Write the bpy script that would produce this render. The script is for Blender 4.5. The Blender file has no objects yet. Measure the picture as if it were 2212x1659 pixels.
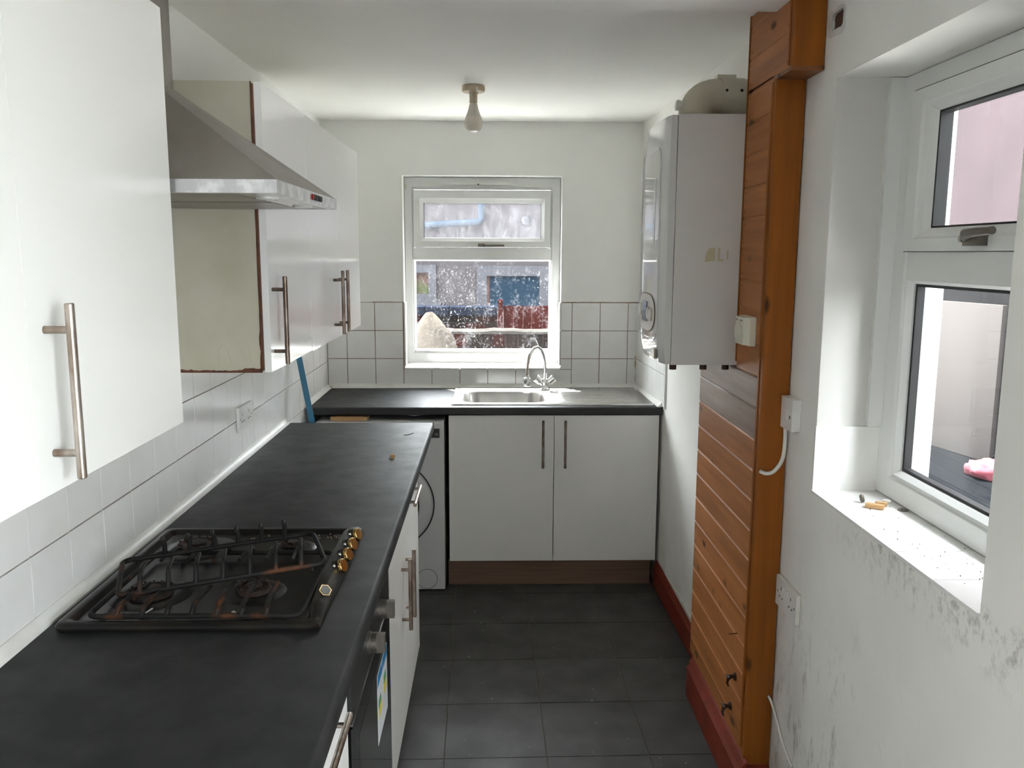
import bpy, bmesh, math, random
from mathutils import Vector, Matrix
random.seed(7)
S = bpy.context.scene
COL = S.collection
PI = math.pi

# ------------------------------------------------------------------ camera
FPX, YAW, PITCH, ROLL, CAMH = 1821.19, .0241, .1542, .0038, 1.6226
cy, sy, cp, sp = math.cos(YAW), math.sin(YAW), math.cos(PITCH), math.sin(PITCH)
fwd = Vector((sy*cp, cy*cp, -sp)); r0 = Vector((cy, -sy, 0)); u0 = r0.cross(fwd)
rt = math.cos(ROLL)*r0 + math.sin(ROLL)*u0; upv = -math.sin(ROLL)*r0 + math.cos(ROLL)*u0
cam = bpy.data.cameras.new('camera'); camo = bpy.data.objects.new('camera', cam); COL.objects.link(camo)
m = Matrix((( rt.x, upv.x, -fwd.x, 0), (rt.y, upv.y, -fwd.y, 0), (rt.z, upv.z, -fwd.z, CAMH), (0, 0, 0, 1)))
camo.matrix_world = m
cam.sensor_width = 36; cam.lens = 36*FPX/2212; cam.clip_start = .02; cam.clip_end = 200
S.camera = camo

# ------------------------------------------------------------------ world, sun, exposure
W = bpy.data.worlds.new('sky'); S.world = W; W.use_nodes = True
bg = W.node_tree.nodes['Background']; bg.inputs[0].default_value = (.95, .965, 1.0, 1); bg.inputs[1].default_value = 5.0
sun = bpy.data.lights.new('sun', 'SUN'); sun.energy = 10; sun.angle = math.radians(.6); sun.color = (1, .97, .92)
suno = bpy.data.objects.new('sun', sun); COL.objects.link(suno); suno.location = (-4, 9, 9)
suno.rotation_euler = Vector((.26, -.42, -.87)).to_track_quat('-Z', 'Y').to_euler()
def portal(name, loc, rot, sx, sy_):
    l = bpy.data.lights.new(name, 'AREA'); l.shape = 'RECTANGLE'; l.size = sx; l.size_y = sy_; l.cycles.is_portal = True
    o = bpy.data.objects.new(name, l); COL.objects.link(o); o.location = loc; o.rotation_euler = rot
portal('window_portal_back', (-.05, 4.86, 1.52), (-PI/2, 0, 0), .86, 1.0)
portal('window_portal_right', (1.16, 1.70, 1.53), (0, PI/2, 0), 1.0, .78)
portal('added_door_portal', (1.16, -.535, 1.055), (0, PI/2, 0), 2.05, 1.53)
S.view_settings.view_transform = 'Standard'; S.view_settings.look = 'None'
S.view_settings.gamma = 1; S.view_settings.use_curve_mapping = False; S.view_settings.exposure = 3.02
S.cycles.max_bounces = 14; S.cycles.diffuse_bounces = 10; S.cycles.glossy_bounces = 4; S.cycles.transparent_max_bounces = 12
S.cycles.caustics_reflective = False; S.cycles.caustics_refractive = False
S.cycles.sample_clamp_indirect = 6

# ------------------------------------------------------------------ materials
MATS = {}
def nodes(name):
    mt = bpy.data.materials.new(name); mt.use_nodes = True; nt = mt.node_tree
    return mt, nt, nt.nodes['Principled BSDF']
def N(nt, t, **k):
    n = nt.nodes.new(t)
    for a, b in k.items(): setattr(n, a, b)
    return n
def link(nt, a, b): nt.links.new(a, b)
def pos(nt, scale=(1, 1, 1), rot=(0, 0, 0)):
    g = N(nt, 'ShaderNodeNewGeometry'); mp = N(nt, 'ShaderNodeMapping'); mp.inputs['Scale'].default_value = scale; mp.inputs['Rotation'].default_value = rot
    link(nt, g.outputs['Position'], mp.inputs['Vector']); return mp.outputs[0]
def noise(nt, vec, scale, detail=4, rough=.55):
    n = N(nt, 'ShaderNodeTexNoise'); n.inputs['Scale'].default_value = scale; n.inputs['Detail'].default_value = detail; n.inputs['Roughness'].default_value = rough
    link(nt, vec, n.inputs['Vector']); return n.outputs['Fac']
def ramp(nt, fac, a, b, c0=(0, 0, 0), c1=(1, 1, 1)):
    r = N(nt, 'ShaderNodeValToRGB'); e = r.color_ramp.elements
    e[0].position = a; e[1].position = b; e[0].color = (*c0, 1); e[1].color = (*c1, 1)
    link(nt, fac, r.inputs[0]); return r.outputs[0]
def mixc(nt, fac, a, b):
    mx = N(nt, 'ShaderNodeMix', data_type='RGBA')
    if isinstance(fac, (int, float)): mx.inputs[0].default_value = fac
    else: link(nt, fac, mx.inputs[0])
    for i, v in ((6, a), (7, b)):
        if isinstance(v, tuple): mx.inputs[i].default_value = (*v, 1)
        else: link(nt, v, mx.inputs[i])
    return mx.outputs[2]
def math_(nt, op, a, b=None):
    n = N(nt, 'ShaderNodeMath', operation=op)
    for i, v in enumerate((a, b)):
        if v is None: continue
        if isinstance(v, (int, float)): n.inputs[i].default_value = v
        else: link(nt, v, n.inputs[i])
    return n.outputs[0]
def bump(nt, bsdf, h, strength, dist=.002):
    b = N(nt, 'ShaderNodeBump'); b.inputs['Strength'].default_value = strength; b.inputs['Distance'].default_value = dist
    link(nt, h, b.inputs['Height']); link(nt, b.outputs[0], bsdf.inputs['Normal'])
def P(name, c, c2=None, scale=6, lo=.4, hi=.7, rough=.5, metal=0, bmp=0, bscale=60, spec=.5, coat=0, stretch=(1, 1, 1), r2=None):
    if name in MATS: return MATS[name]
    mt, nt, b = nodes(name)
    b.inputs['Base Color'].default_value = (*c, 1); b.inputs['Roughness'].default_value = rough; b.inputs['Metallic'].default_value = metal
    b.inputs['Specular IOR Level'].default_value = spec; b.inputs['Coat Weight'].default_value = coat; b.inputs['Coat Roughness'].default_value = .06
    if c2:
        f = ramp(nt, noise(nt, pos(nt, stretch), scale), lo, hi)
        link(nt, mixc(nt, f, c, c2), b.inputs['Base Color'])
        if r2 is not None:
            mr = N(nt, 'ShaderNodeMapRange'); mr.inputs[3].default_value = rough; mr.inputs[4].default_value = r2
            link(nt, f, mr.inputs[0]); link(nt, mr.outputs[0], b.inputs['Roughness'])
    if bmp: bump(nt, b, noise(nt, pos(nt, stretch), bscale, 3), bmp)
    MATS[name] = mt; return mt

def wood(name, axis, c1=(.47, .185, .058), c2=(.30, .105, .030), rough=.45):
    if name in MATS: return MATS[name]
    mt, nt, b = nodes(name)
    st = {'Y': (28, 1.6, 28), 'Z': (28, 28, 1.3), 'X': (1.6, 28, 28)}[axis]
    v = pos(nt, st)
    n1 = noise(nt, v, 1.0, 5, .6)
    col = mixc(nt, ramp(nt, n1, .34, .68), c1, c2)
    big = noise(nt, pos(nt, (1, 1, 1)), 5, 2)
    col = mixc(nt, math_(nt, 'MULTIPLY', ramp(nt, big, .4, .7), .45), col, tuple(x*.62 for x in c1))
    sk = {'Y': (11, 5, 11), 'Z': (11, 11, 5), 'X': (5, 11, 11)}[axis]
    vo = N(nt, 'ShaderNodeTexVoronoi'); vo.inputs['Scale'].default_value = 1.0; link(nt, pos(nt, sk), vo.inputs['Vector'])
    knot = ramp(nt, vo.outputs['Distance'], .07, .16, (1, 1, 1), (0, 0, 0))
    col = mixc(nt, math_(nt, 'MULTIPLY', knot, .85), col, (.022, .008, .003))
    link(nt, col, b.inputs['Base Color']); b.inputs['Roughness'].default_value = rough
    bump(nt, b, n1, .12, .001); b.inputs['Specular IOR Level'].default_value = .22
    MATS[name] = mt; return mt

M_wall = P('painted plaster', (.835, .835, .815), (.79, .79, .77), 2.2, .35, .75, rough=.72, bmp=.12, bscale=35, spec=.25)
M_ceil = P('ceiling paint', (.88, .875, .85), (.82, .81, .78), 1.3, .35, .7, rough=.75, bmp=.10, bscale=25, spec=.2)
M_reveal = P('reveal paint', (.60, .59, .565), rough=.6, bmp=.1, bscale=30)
M_tile = P('glazed white tile', (.82, .815, .80), (.78, .775, .75), 9, rough=.16, bmp=.03, bscale=14)
M_grout = P('stained grout', (.20, .115, .075), (.36, .28, .22), 5, .35, .7, rough=.9)
M_floor = P('charcoal floor tile', (.055, .053, .052), (.078, .076, .074), 7, .35, .72, rough=.52, spec=.14, bmp=.08, bscale=60, r2=.42)
M_fgrout = P('floor grout', (.15, .125, .09), (.085, .075, .06), 6, rough=.9)
M_white = P('white cabinet laminate', (.84, .835, .81), rough=.3, bmp=.015, bscale=8)
M_gloss = P('white gloss laminate', (.84, .84, .83), rough=.14, bmp=.02, bscale=5)
M_cream = P('aged cream carcass', (.50, .475, .385), (.42, .39, .29), 5, rough=.45)
M_edge = P('chipboard edge', (.13, .05, .025), (.07, .03, .018), 40, rough=.9)
M_dark = P('dark gap', (.012, .011, .010), rough=.8)
M_worktop = P('black slate worktop', (.018, .0185, .019), (.028, .0285, .029), 14, .35, .7, rough=.54, spec=.2, bmp=.05, bscale=220, r2=.48)
M_wtedge = P('worktop edge', (.016, .016, .017), rough=.45)
M_seal = P('white sealing strip', (.76, .755, .73), (.60, .585, .54), 8, .5, .8, rough=.35)
M_steel = P('worn steel handle', (.56, .51, .46), (.20, .13, .085), 22, .38, .68, rough=.32, metal=1, stretch=(1, 1, .5))
M_rustst = P('tarnished handle', (.16, .115, .09), (.36, .30, .25), 30, .42, .7, rough=.42, metal=.9, stretch=(1, 1, .5))
M_chrome = P('chrome', (.78, .78, .78), rough=.09, metal=1)
M_inox = P('brushed sink steel', (.62, .61, .59), (.52, .51, .49), 12, rough=.27, metal=1, stretch=(1, 8, 1))
M_hood = P('hood steel', (.33, .305, .275), (.43, .405, .37), 5, rough=.42, metal=.85)
M_lip = P('hood lip with peeling film', (.52, .52, .54), (.72, .72, .74), 26, .42, .58, rough=.30, metal=.7)
M_hob = P('black hob enamel', (.0065, .0065, .0065), (.016, .012, .009), 9, rough=.28, spec=.22, bmp=.03, bscale=40)
M_soot = P('burnt enamel', (.012, .010, .009), (.075, .032, .014), 24, .45, .62, rough=.6)
M_burner = P('rusty burner', (.038, .020, .013), (.012, .010, .009), 50, .4, .6, rough=.8, bmp=.4, bscale=120)
M_grate = P('rusted pan support', (.009, .0085, .008), (.085, .030, .011), 7, .55, .66, rough=.62, spec=.2, bmp=.3, bscale=160)
M_brass = P('brass', (.62, .42, .17), (.50, .31, .11), 60, rough=.24, metal=1)
M_black = P('black plastic', (.014, .014, .014), rough=.4)
M_ovglass = P('oven glass', (.006, .006, .006), rough=.06)
M_ovpanel = P('oven fascia', (.045, .045, .046), rough=.35, metal=.5)
M_knob = P('pewter knob', (.20, .18, .155), rough=.36, metal=.85)
M_pvc = P('white upvc', (.72, .725, .715), rough=.28)
M_gasket = P('black rubber gasket', (.015, .015, .016), rough=.6)
M_applw = P('appliance white', (.62, .62, .625), rough=.26)
M_plastic = P('cream plastic', (.63, .60, .50), rough=.38)
M_sock = P('white socket plastic', (.74, .735, .71), rough=.3)
M_boiler = P('boiler casing', (.60, .585, .565), (.565, .55, .535), 3, rough=.34)
M_boilgloss = P('boiler gloss front', (.60, .60, .595), rough=.045, coat=.6)
M_boilpanel = P('boiler control panel', (.58, .565, .50), rough=.3)
M_flue = P('cream flue', (.60, .565, .46), (.54, .50, .40), 8, rough=.5)
M_skirt = P('red brown skirting', (.215, .036, .019), (.155, .027, .015), 10, rough=.5, spec=.12)
M_plinth = P('wood effect plinth', (.20, .125, .085), (.15, .09, .06), 3, rough=.5, stretch=(1, 1, 30))
M_pine = P('raw pine', (.60, .38, .18), (.50, .30, .13), 12, rough=.6, stretch=(1, 12, 12))
M_blue = P('blue plastic', (.004, .15, .27), rough=.35)
M_bulb = P('bulb diffuser', (.74, .68, .60), rough=.25)
M_bulbn = P('bulb base plastic', (.60, .56, .49), rough=.35)
M_rose = P('aged ceiling rose', (.47, .36, .24), (.60, .53, .43), 30, rough=.5)
M_cable = P('white cable', (.72, .71, .67), rough=.45)
M_brick = P('exposed brick', (.11, .05, .03), (.06, .032, .022), 40, rough=.95)
M_iron = P('rusty iron', (.035, .024, .018), (.08, .035, .02), 60, rough=.7, metal=.4)
W_y = wood('pine planks', 'Y'); W_z = wood('pine face board', 'Z', (.33, .100, .012), (.21, .060, .008))
W_old = wood('bare grey pine', 'Y', (.36, .26, .215), (.21, .14, .11), .45)
W_x = wood('pine soffit', 'X', (.25, .10, .04), (.16, .06, .02))

# right wall: plaster with mould and scuffs
def right_wall_mat():
    mt, nt, b = nodes('stained plaster')
    g = N(nt, 'ShaderNodeNewGeometry'); sx = N(nt, 'ShaderNodeSeparateXYZ'); link(nt, g.outputs['Position'], sx.inputs[0])
    base = mixc(nt, ramp(nt, noise(nt, pos(nt), 2.5), .35, .7), (.82, .81, .78), (.76, .75, .715))
    def rng(o, a, b_, c, d):
        mr = N(nt, 'ShaderNodeMapRange'); mr.inputs[1].default_value = a; mr.inputs[2].default_value = b_; mr.inputs[3].default_value = c; mr.inputs[4].default_value = d
        link(nt, o, mr.inputs[0]); return mr.outputs[0]
    streak = ramp(nt, noise(nt, pos(nt, (1, 5, 1.8)), 4.2, 7, .72), .53, .70)
    low = math_(nt, 'MULTIPLY', rng(sx.outputs['Z'], .35, .85, 1, 0), math_(nt, 'MULTIPLY', rng(sx.outputs['Y'], 1.45, 1.75, 0, 1), rng(sx.outputs['Y'], 2.3, 2.32, 1, 0)))
    f1 = math_(nt, 'MULTIPLY', streak, low)
    spots = ramp(nt, noise(nt, pos(nt, (1, 1.4, 1)), 26, 6, .72), .50, .66)
    band = math_(nt, 'MULTIPLY', rng(sx.outputs['Z'], .91, 1.02, 0, 1), rng(sx.outputs['Z'], 1.02, 1.05, 1, 0))
    band = math_(nt, 'MULTIPLY', band, rng(sx.outputs['Y'], 2.0, 1.75, 0, 1))
    f2 = math_(nt, 'MULTIPLY', spots, band)
    f = math_(nt, 'MINIMUM', math_(nt, 'ADD', math_(nt, 'MULTIPLY', f1, .8), math_(nt, 'MULTIPLY', f2, .75)), 1.0)
    col = mixc(nt, f, base, (.215, .20, .16))
    yel = math_(nt, 'MULTIPLY', rng(sx.outputs['Z'], .25, .6, .5, 0), ramp(nt, noise(nt, pos(nt), 3.5, 3), .45, .7))
    col = mixc(nt, yel, col, (.50, .455, .36))
    link(nt, col, b.inputs['Base Color']); b.inputs['Roughness'].default_value = .7; b.inputs['Specular IOR Level'].default_value = .25
    bump(nt, b, noise(nt, pos(nt), 35, 3), .12)
    return mt
M_rwall = right_wall_mat()

def glass_mat(name, dirt_lo, dirt_hi, dirt_max, haze=.0, scale=18, speck=0):
    mt = bpy.data.materials.new(name); mt.use_nodes = True; nt = mt.node_tree; nt.nodes.clear()
    out = N(nt, 'ShaderNodeOutputMaterial'); tr = N(nt, 'ShaderNodeBsdfTransparent'); gl = N(nt, 'ShaderNodeBsdfGlossy'); gl.inputs['Roughness'].default_value = .02
    lw = N(nt, 'ShaderNodeLayerWeight'); lw.inputs[0].default_value = .5
    fres = math_(nt, 'ADD', math_(nt, 'MULTIPLY', math_(nt, 'POWER', lw.outputs['Facing'], 5.0), .8), .022)
    tr.inputs[0].default_value = (.92, .94, .94, 1)
    m1 = N(nt, 'ShaderNodeMixShader'); link(nt, fres, m1.inputs[0]); link(nt, tr.outputs[0], m1.inputs[1]); link(nt, gl.outputs[0], m1.inputs[2])
    df = N(nt, 'ShaderNodeBsdfDiffuse'); df.inputs[0].default_value = (.75, .76, .78, 1)
    tl = N(nt, 'ShaderNodeBsdfTranslucent'); tl.inputs[0].default_value = (.80, .80, .84, 1)
    ad = N(nt, 'ShaderNodeMixShader'); ad.inputs[0].default_value = .6; link(nt, df.outputs[0], ad.inputs[1]); link(nt, tl.outputs[0], ad.inputs[2])
    v = pos(nt, (1, 1, .45)); n1 = noise(nt, v, scale, 6, .7); n2 = noise(nt, pos(nt), scale*4.5, 3, .6)
    f = math_(nt, 'MULTIPLY', ramp(nt, math_(nt, 'ADD', math_(nt, 'MULTIPLY', n1, .55), math_(nt, 'MULTIPLY', n2, .45)), dirt_lo, dirt_hi), dirt_max)
    f = math_(nt, 'ADD', f, haze)
    if speck:
        sp1 = ramp(nt, noise(nt, pos(nt, (1, 1, .7)), 95, 3, .6), .63, .70)
        area = ramp(nt, noise(nt, pos(nt), 3.2, 2, .5), .42, .62)
        f = math_(nt, 'ADD', f, math_(nt, 'MULTIPLY', math_(nt, 'MULTIPLY', sp1, area), speck))
    m2 = N(nt, 'ShaderNodeMixShader'); link(nt, f, m2.inputs[0]); link(nt, m1.outputs[0], m2.inputs[1]); link(nt, ad.outputs[0], m2.inputs[2])
    link(nt, m2.outputs[0], out.inputs[0]); return mt
M_glassdirty = glass_mat('dusty window glass', .52, .70, .045, .001, 18, .15)
M_glassobs = glass_mat('frosted grimy glass', .46, .60, .05, .022, 30)
M_glass = glass_mat('window glass', .55, .75, .015, .002)

# ------------------------------------------------------------------ mesh helpers
ROOT = {}
def finish(name, bm, mat, parent=None, smooth=40, bevel=0, seg=2):
    if bevel:
        ed = [e for e in bm.edges if len(e.link_faces) == 2 and e.calc_face_angle(0) > .6]
        if ed: bmesh.ops.bevel(bm, geom=ed, offset=bevel, segments=seg, affect='EDGES', profile=.6, clamp_overlap=True)
    bmesh.ops.recalc_face_normals(bm, faces=bm.faces)
    me = bpy.data.meshes.new(name)
    if smooth:
        for f in bm.faces: f.smooth = True
        lim = math.radians(smooth)
        for e in bm.edges:
            if len(e.link_faces) == 2 and e.calc_face_angle(0) > lim: e.smooth = False
    if parent is None:
        vs = [v.co for v in bm.verts]
        c = Vector(((min(v.x for v in vs)+max(v.x for v in vs))/2, (min(v.y for v in vs)+max(v.y for v in vs))/2, min(v.z for v in vs)))
    else: c = Vector(ROOT[parent.name])
    bmesh.ops.translate(bm, verts=bm.verts, vec=-c)
    bm.to_mesh(me); bm.free()
    me.materials.append(mat)
    o = bpy.data.objects.new(name, me); COL.objects.link(o)
    if parent is None: o.location = c
    else: o.parent = parent
    ROOT[o.name] = tuple(c); return o
def tag(o, label, cat=None, group=None, kind=None):
    o['label'] = label
    if cat: o['category'] = cat
    if group: o['group'] = group
    if kind: o['kind'] = kind
    return o
def thing(name, loc, label, cat, group=None, kind=None):
    o = bpy.data.objects.new(name, None); COL.objects.link(o); o.location = loc; o.empty_display_size = .05
    ROOT[o.name] = tuple(loc); return tag(o, label, cat, group, kind)
def B(bm, x0, x1, y0, y1, z0, z1):
    vs = [bm.verts.new((x, y, z)) for x in (x0, x1) for y in (y0, y1) for z in (z0, z1)]
    for f in ((0, 1, 3, 2), (4, 6, 7, 5), (0, 4, 5, 1), (2, 3, 7, 6), (0, 2, 6, 4), (1, 5, 7, 3)): bm.faces.new([vs[i] for i in f])
    return bm
def box(name, x0, x1, y0, y1, z0, z1, mat, parent=None, bevel=.0015, seg=2):
    return finish(name, B(bmesh.new(), x0, x1, y0, y1, z0, z1), mat, parent, bevel=bevel, seg=seg)
def frame_of(d):
    d = Vector(d).normalized(); a = Vector((0, 0, 1)) if abs(d.z) < .9 else Vector((1, 0, 0))
    u = a.cross(d).normalized(); return u, d.cross(u)
def tube(bm, pts, r, n=10, closed=False, caps=True):
    pts = [Vector(p) for p in pts]; rings = []; L = len(pts)
    rr = r if isinstance(r, (list, tuple)) else [r]*L
    pu = None
    for i, p in enumerate(pts):
        if closed: d = pts[(i+1) % L]-pts[i-1]
        else: d = pts[min(i+1, L-1)]-pts[max(i-1, 0)]
        d.normalize()
        if pu is None: u, v = frame_of(d)
        else:
            u = (pu-d*pu.dot(d)).normalized(); v = d.cross(u)
        pu = u
        rings.append([bm.verts.new(p+rr[i]*(math.cos(2*PI*k/n)*u+math.sin(2*PI*k/n)*v)) for k in range(n)])
    for i in range(L if closed else L-1):
        a, b = rings[i], rings[(i+1) % L]
        for k in range(n): bm.faces.new((a[k], a[(k+1) % n], b[(k+1) % n], b[k]))
    if caps and not closed: bm.faces.new(rings[0][::-1]); bm.faces.new(rings[-1])
    return bm
def lathe(bm, prof, origin, axis=(0, 0, 1), n=24, cap=True):
    o = Vector(origin); ax = Vector(axis).normalized(); u, v = frame_of(ax); rings = []
    for r, h in prof:
        rings.append([bm.verts.new(o+ax*h+max(r, 1e-5)*(math.cos(2*PI*k/n)*u+math.sin(2*PI*k/n)*v)) for k in range(n)])
    for a, b in zip(rings, rings[1:]):
        for k in range(n): bm.faces.new((a[k], a[(k+1) % n], b[(k+1) % n], b[k]))
    if cap: bm.faces.new(rings[0][::-1]); bm.faces.new(rings[-1])
    return bm
def prism(bm, poly, ax, a, b):
    """poly in the two other axes (in xyz order), extruded along ax from a to b"""
    def mk(p, t):
        q = list(p); q.insert(ax, t); return bm.verts.new(q)
    A = [mk(p, a) for p in poly]; Bv = [mk(p, b) for p in poly]; n = len(poly)
    bm.faces.new(A[::-1]); bm.faces.new(Bv)
    for i in range(n): bm.faces.new((A[i], A[(i+1) % n], Bv[(i+1) % n], Bv[i]))
    return bm
def rrect(x0, x1, y0, y1, r, n=5):
    pts = []
    for cx, cyy, a0 in ((x1-r, y1-r, 0), (x0+r, y1-r, PI/2), (x0+r, y0+r, PI), (x1-r, y0+r, 1.5*PI)):
        for k in range(n+1):
            a = a0+PI/2*k/n; pts.append((cx+r*math.cos(a), cyy+r*math.sin(a)))
    return pts
def loops(bm, L, cap_first=False, cap_last=True):
    R = [[bm.verts.new(p) for p in l] for l in L]
    for a, b in zip(R, R[1:]):
        n = len(a)
        for k in range(n): bm.faces.new((a[k], a[(k+1) % n], b[(k+1) % n], b[k]))
    if cap_first: bm.faces.new(R[0][::-1])
    if cap_last: bm.faces.new(R[-1])
    return R
def slab(bm, ax, t0, t1, a0, a1, b0, b1, holes):
    """slab normal to axis ax between t0..t1, over rectangle a,b (other axes in order) with rectangular holes"""
    A = sorted({a0, a1, *[h[0] for h in holes], *[h[1] for h in holes]}); Bc = sorted({b0, b1, *[h[2] for h in holes], *[h[3] for h in holes]})
    def solid(i, j):
        if i < 0 or j < 0 or i >= len(A)-1 or j >= len(Bc)-1: return False
        ca, cb = (A[i]+A[i+1])/2, (Bc[j]+Bc[j+1])/2
        return not any(h[0] < ca < h[1] and h[2] < cb < h[3] for h in holes)
    cache = {}
    def v(a, b, t):
        k = (a, b, t)
        if k not in cache:
            q = [A[a], Bc[b]]; q.insert(ax, t); cache[k] = bm.verts.new(q)
        return cache[k]
    for i in range(len(A)-1):
        for j in range(len(Bc)-1):
            if not solid(i, j): continue
            for t in (t0, t1): bm.faces.new((v(i, j, t), v(i+1, j, t), v(i+1, j+1, t), v(i, j+1, t)))
            for (di, dj, p, q) in ((-1, 0, (i, j), (i, j+1)), (1, 0, (i+1, j), (i+1, j+1)), (0, -1, (i, j), (i+1, j)), (0, 1, (i, j+1), (i+1, j+1))):
                if not solid(i+di, j+dj): bm.faces.new((v(*p, t0), v(*q, t0), v(*q, t1), v(*p, t1)))
    return bm
def textmesh(name, txt, size, M, mat, parent):
    c = bpy.data.curves.new(name, 'FONT'); c.body = txt; c.size = size; c.extrude = .0002; c.align_x = 'CENTER'; c.align_y = 'CENTER'
    t = bpy.data.objects.new(name, c); COL.objects.link(t)
    bpy.context.view_layer.update()
    me = bpy.data.meshes.new_from_object(t.evaluated_get(bpy.context.evaluated_depsgraph_get())); bpy.data.objects.remove(t); bpy.data.curves.remove(c)
    me.transform(M); me.transform(Matrix.Translation(-Vector(ROOT[parent.name]))); me.materials.clear(); me.materials.append(mat)
    o = bpy.data.objects.new(name, me); COL.objects.link(o); o.parent = parent; ROOT[o.name] = ROOT[parent.name]; return o
def clip_poly(poly, x0, x1, y0, y1):
    def half(p, ax, lim, keep_less):
        out = []
        for i in range(len(p)):
            a, b = p[i], p[(i+1) % len(p)]
            ia = (a[ax] <= lim) == keep_less or a[ax] == lim; ib = (b[ax] <= lim) == keep_less or b[ax] == lim
            if ia: out.append(a)
            if ia != ib:
                t = (lim-a[ax])/(b[ax]-a[ax]); out.append((a[0]+t*(b[0]-a[0]), a[1]+t*(b[1]-a[1])))
        return out
    for ax, lim, kl in ((0, x0, False), (0, x1, True), (1, y0, False), (1, y1, True)):
        poly = half(poly, ax, lim, kl)
        if len(poly) < 3: return None
    return poly

# ------------------------------------------------------------------ the room
XL, XR, YB, YR, ZC = -.890, .825, 4.527, -1.80, 2.297
def st(o, label, cat): return tag(o, label, cat, kind='structure')
flo = st(box('floor', XL-.2, XR+.3, YR-.2, YB+.3, -.12, -.004, M_fgrout, bevel=0), 'dark charcoal tiled kitchen floor', 'floor')
wl = st(finish('wall_left', slab(bmesh.new(), 0, XL-.2, XL, YR-.2, YB+.3, -.12, ZC+.2, []), M_wall, smooth=0), 'white plastered wall on the left, tiled above the worktop', 'wall')
WB = (-.470, .370, 1.000, 2.022)
wb = st(finish('wall_back', slab(bmesh.new(), 1, YB, YB+.30, XL, .80, -.12, ZC+.2, [WB]), M_wall, smooth=0), 'white back wall around the kitchen window', 'wall')
WR = (1.330, 2.085, 1.022, 2.040)
HOLE = (2.060, 2.134, 2.152, 2.196)
bm = slab(bmesh.new(), 0, XR, XR+.30, YR-.2, 3.10, -.12, ZC+.2, [WR, HOLE, (-1.30, .23, .03, 2.08)])  # last opening is for the added side door
# far part of the right wall runs slightly inwards
prism(bm, [(XR, 3.10), (.816, 3.93), (.787, YB+.01), (1.12, YB+.01), (1.12, 3.10)], 2, -.12, ZC+.2)
wr = st(finish('wall_right', bm, M_rwall, smooth=0), 'stained white wall on the right with a deep window', 'wall')
wq = st(finish('wall_rear', slab(bmesh.new(), 1, YR-.12, YR, XL, XR, -.12, ZC+.2, []), M_wall, smooth=0), 'white wall behind the viewer', 'wall')
ce = st(box('ceiling', XL-.2, XR+.3, YR-.2, YB+.3, ZC, ZC+.2, M_ceil, bevel=0), 'plain white kitchen ceiling', 'ceiling')
st(box('trim_1', XL, XR-.005, 2.05, 2.315, 2.249, ZC+.01, M_ceil, bevel=.004), 'shallow white beam crossing the ceiling above the cooker hood', 'beam')

# floor tiles
FX, FY, FW, FR = -.1746, 3.8589, .3346, .0147
cf, sf = math.cos(FR), math.sin(FR)
def fpt(i, j): return (FX+i*FW*cf+j*FW*sf, FY+i*FW*sf-j*FW*cf)
for i in range(-3, 4):
    for j in range(-3, 18):
        g = .0018/FW
        poly = clip_poly([fpt(i+g, j+g), fpt(i+g, j+1-g), fpt(i+1-g, j+1-g), fpt(i+1-g, j+g)], XL+.002, XR-.012, YR+.002, YB-.002)
        if not poly: continue
        zt = random.uniform(-.0006, .0006)
        finish('floor_tile', prism(bmesh.new(), poly, 2, -.010, zt), M_floor, flo, smooth=0)

# wall tiles
TP = .1527
def tile(parent, ax, t0, t1, a0, a1, b0, b1):
    """a tile on a wall normal to axis ax (0: a=y,b=z; 1: a=x,b=z; 2: a=x,b=y)"""
    if a1-a0 < .012 or b1-b0 < .012: return
    g = .0018; j = random.uniform(0, .0008)
    lo, hi = min(t0, t1), max(t0, t1)
    if t1 > t0: hi += j
    else: lo -= j
    rr = {0: (lo, hi, a0+g, a1-g, b0+g, b1-g), 1: (a0+g, a1-g, lo, hi, b0+g, b1-g), 2: (a0+g, a1-g, b0+g, b1-g, lo, hi)}[ax]
    box('wall_tile', *rr, M_tile, parent, bevel=.0012, seg=1)
box('grout_bed', XL-.001, XL+.002, .30, YB, .86, 1.36, M_grout, wl, bevel=0)
for k in range(12, 20):
    tile(wl, 0, XL, XL+.007, 1.551+k*.153, min(1.551+(k+1)*.153, YB-.004), .740, .893)
box('grout_bed', XL-.001, XL+.002, 3.40, YB, .70, .86, M_grout, wl, bevel=0)
for r_, (za, zb) in enumerate(((.893, 1.0435), (1.0435, 1.196), (1.196, 1.349))):
    for k in range(-8, 20):
        off = -.012 if r_ == 0 and k > 12 else 0
        a0 = 1.563+k*.153+off; a1 = min(a0+.153, YB-.004)
        tile(wl, 0, XL, XL+.007, a0, a1, za, zb)
TXS = [-.7766+k*.15085 for k in range(-1, 12)]
box('grout_bed', XL, .795, YB-.002, YB+.001, .90, 1.362, M_grout, wb, bevel=0) if False else None
gb = bmesh.new(); slab(gb, 1, YB-.002, YB+.0005, XL, .79,   .90, 1.3610, [(WB[0]-.001, WB[1]+.001, WB[2]-.002, 1.3610)])
finish('grout_bed', gb, M_grout, wb, smooth=0)
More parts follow.
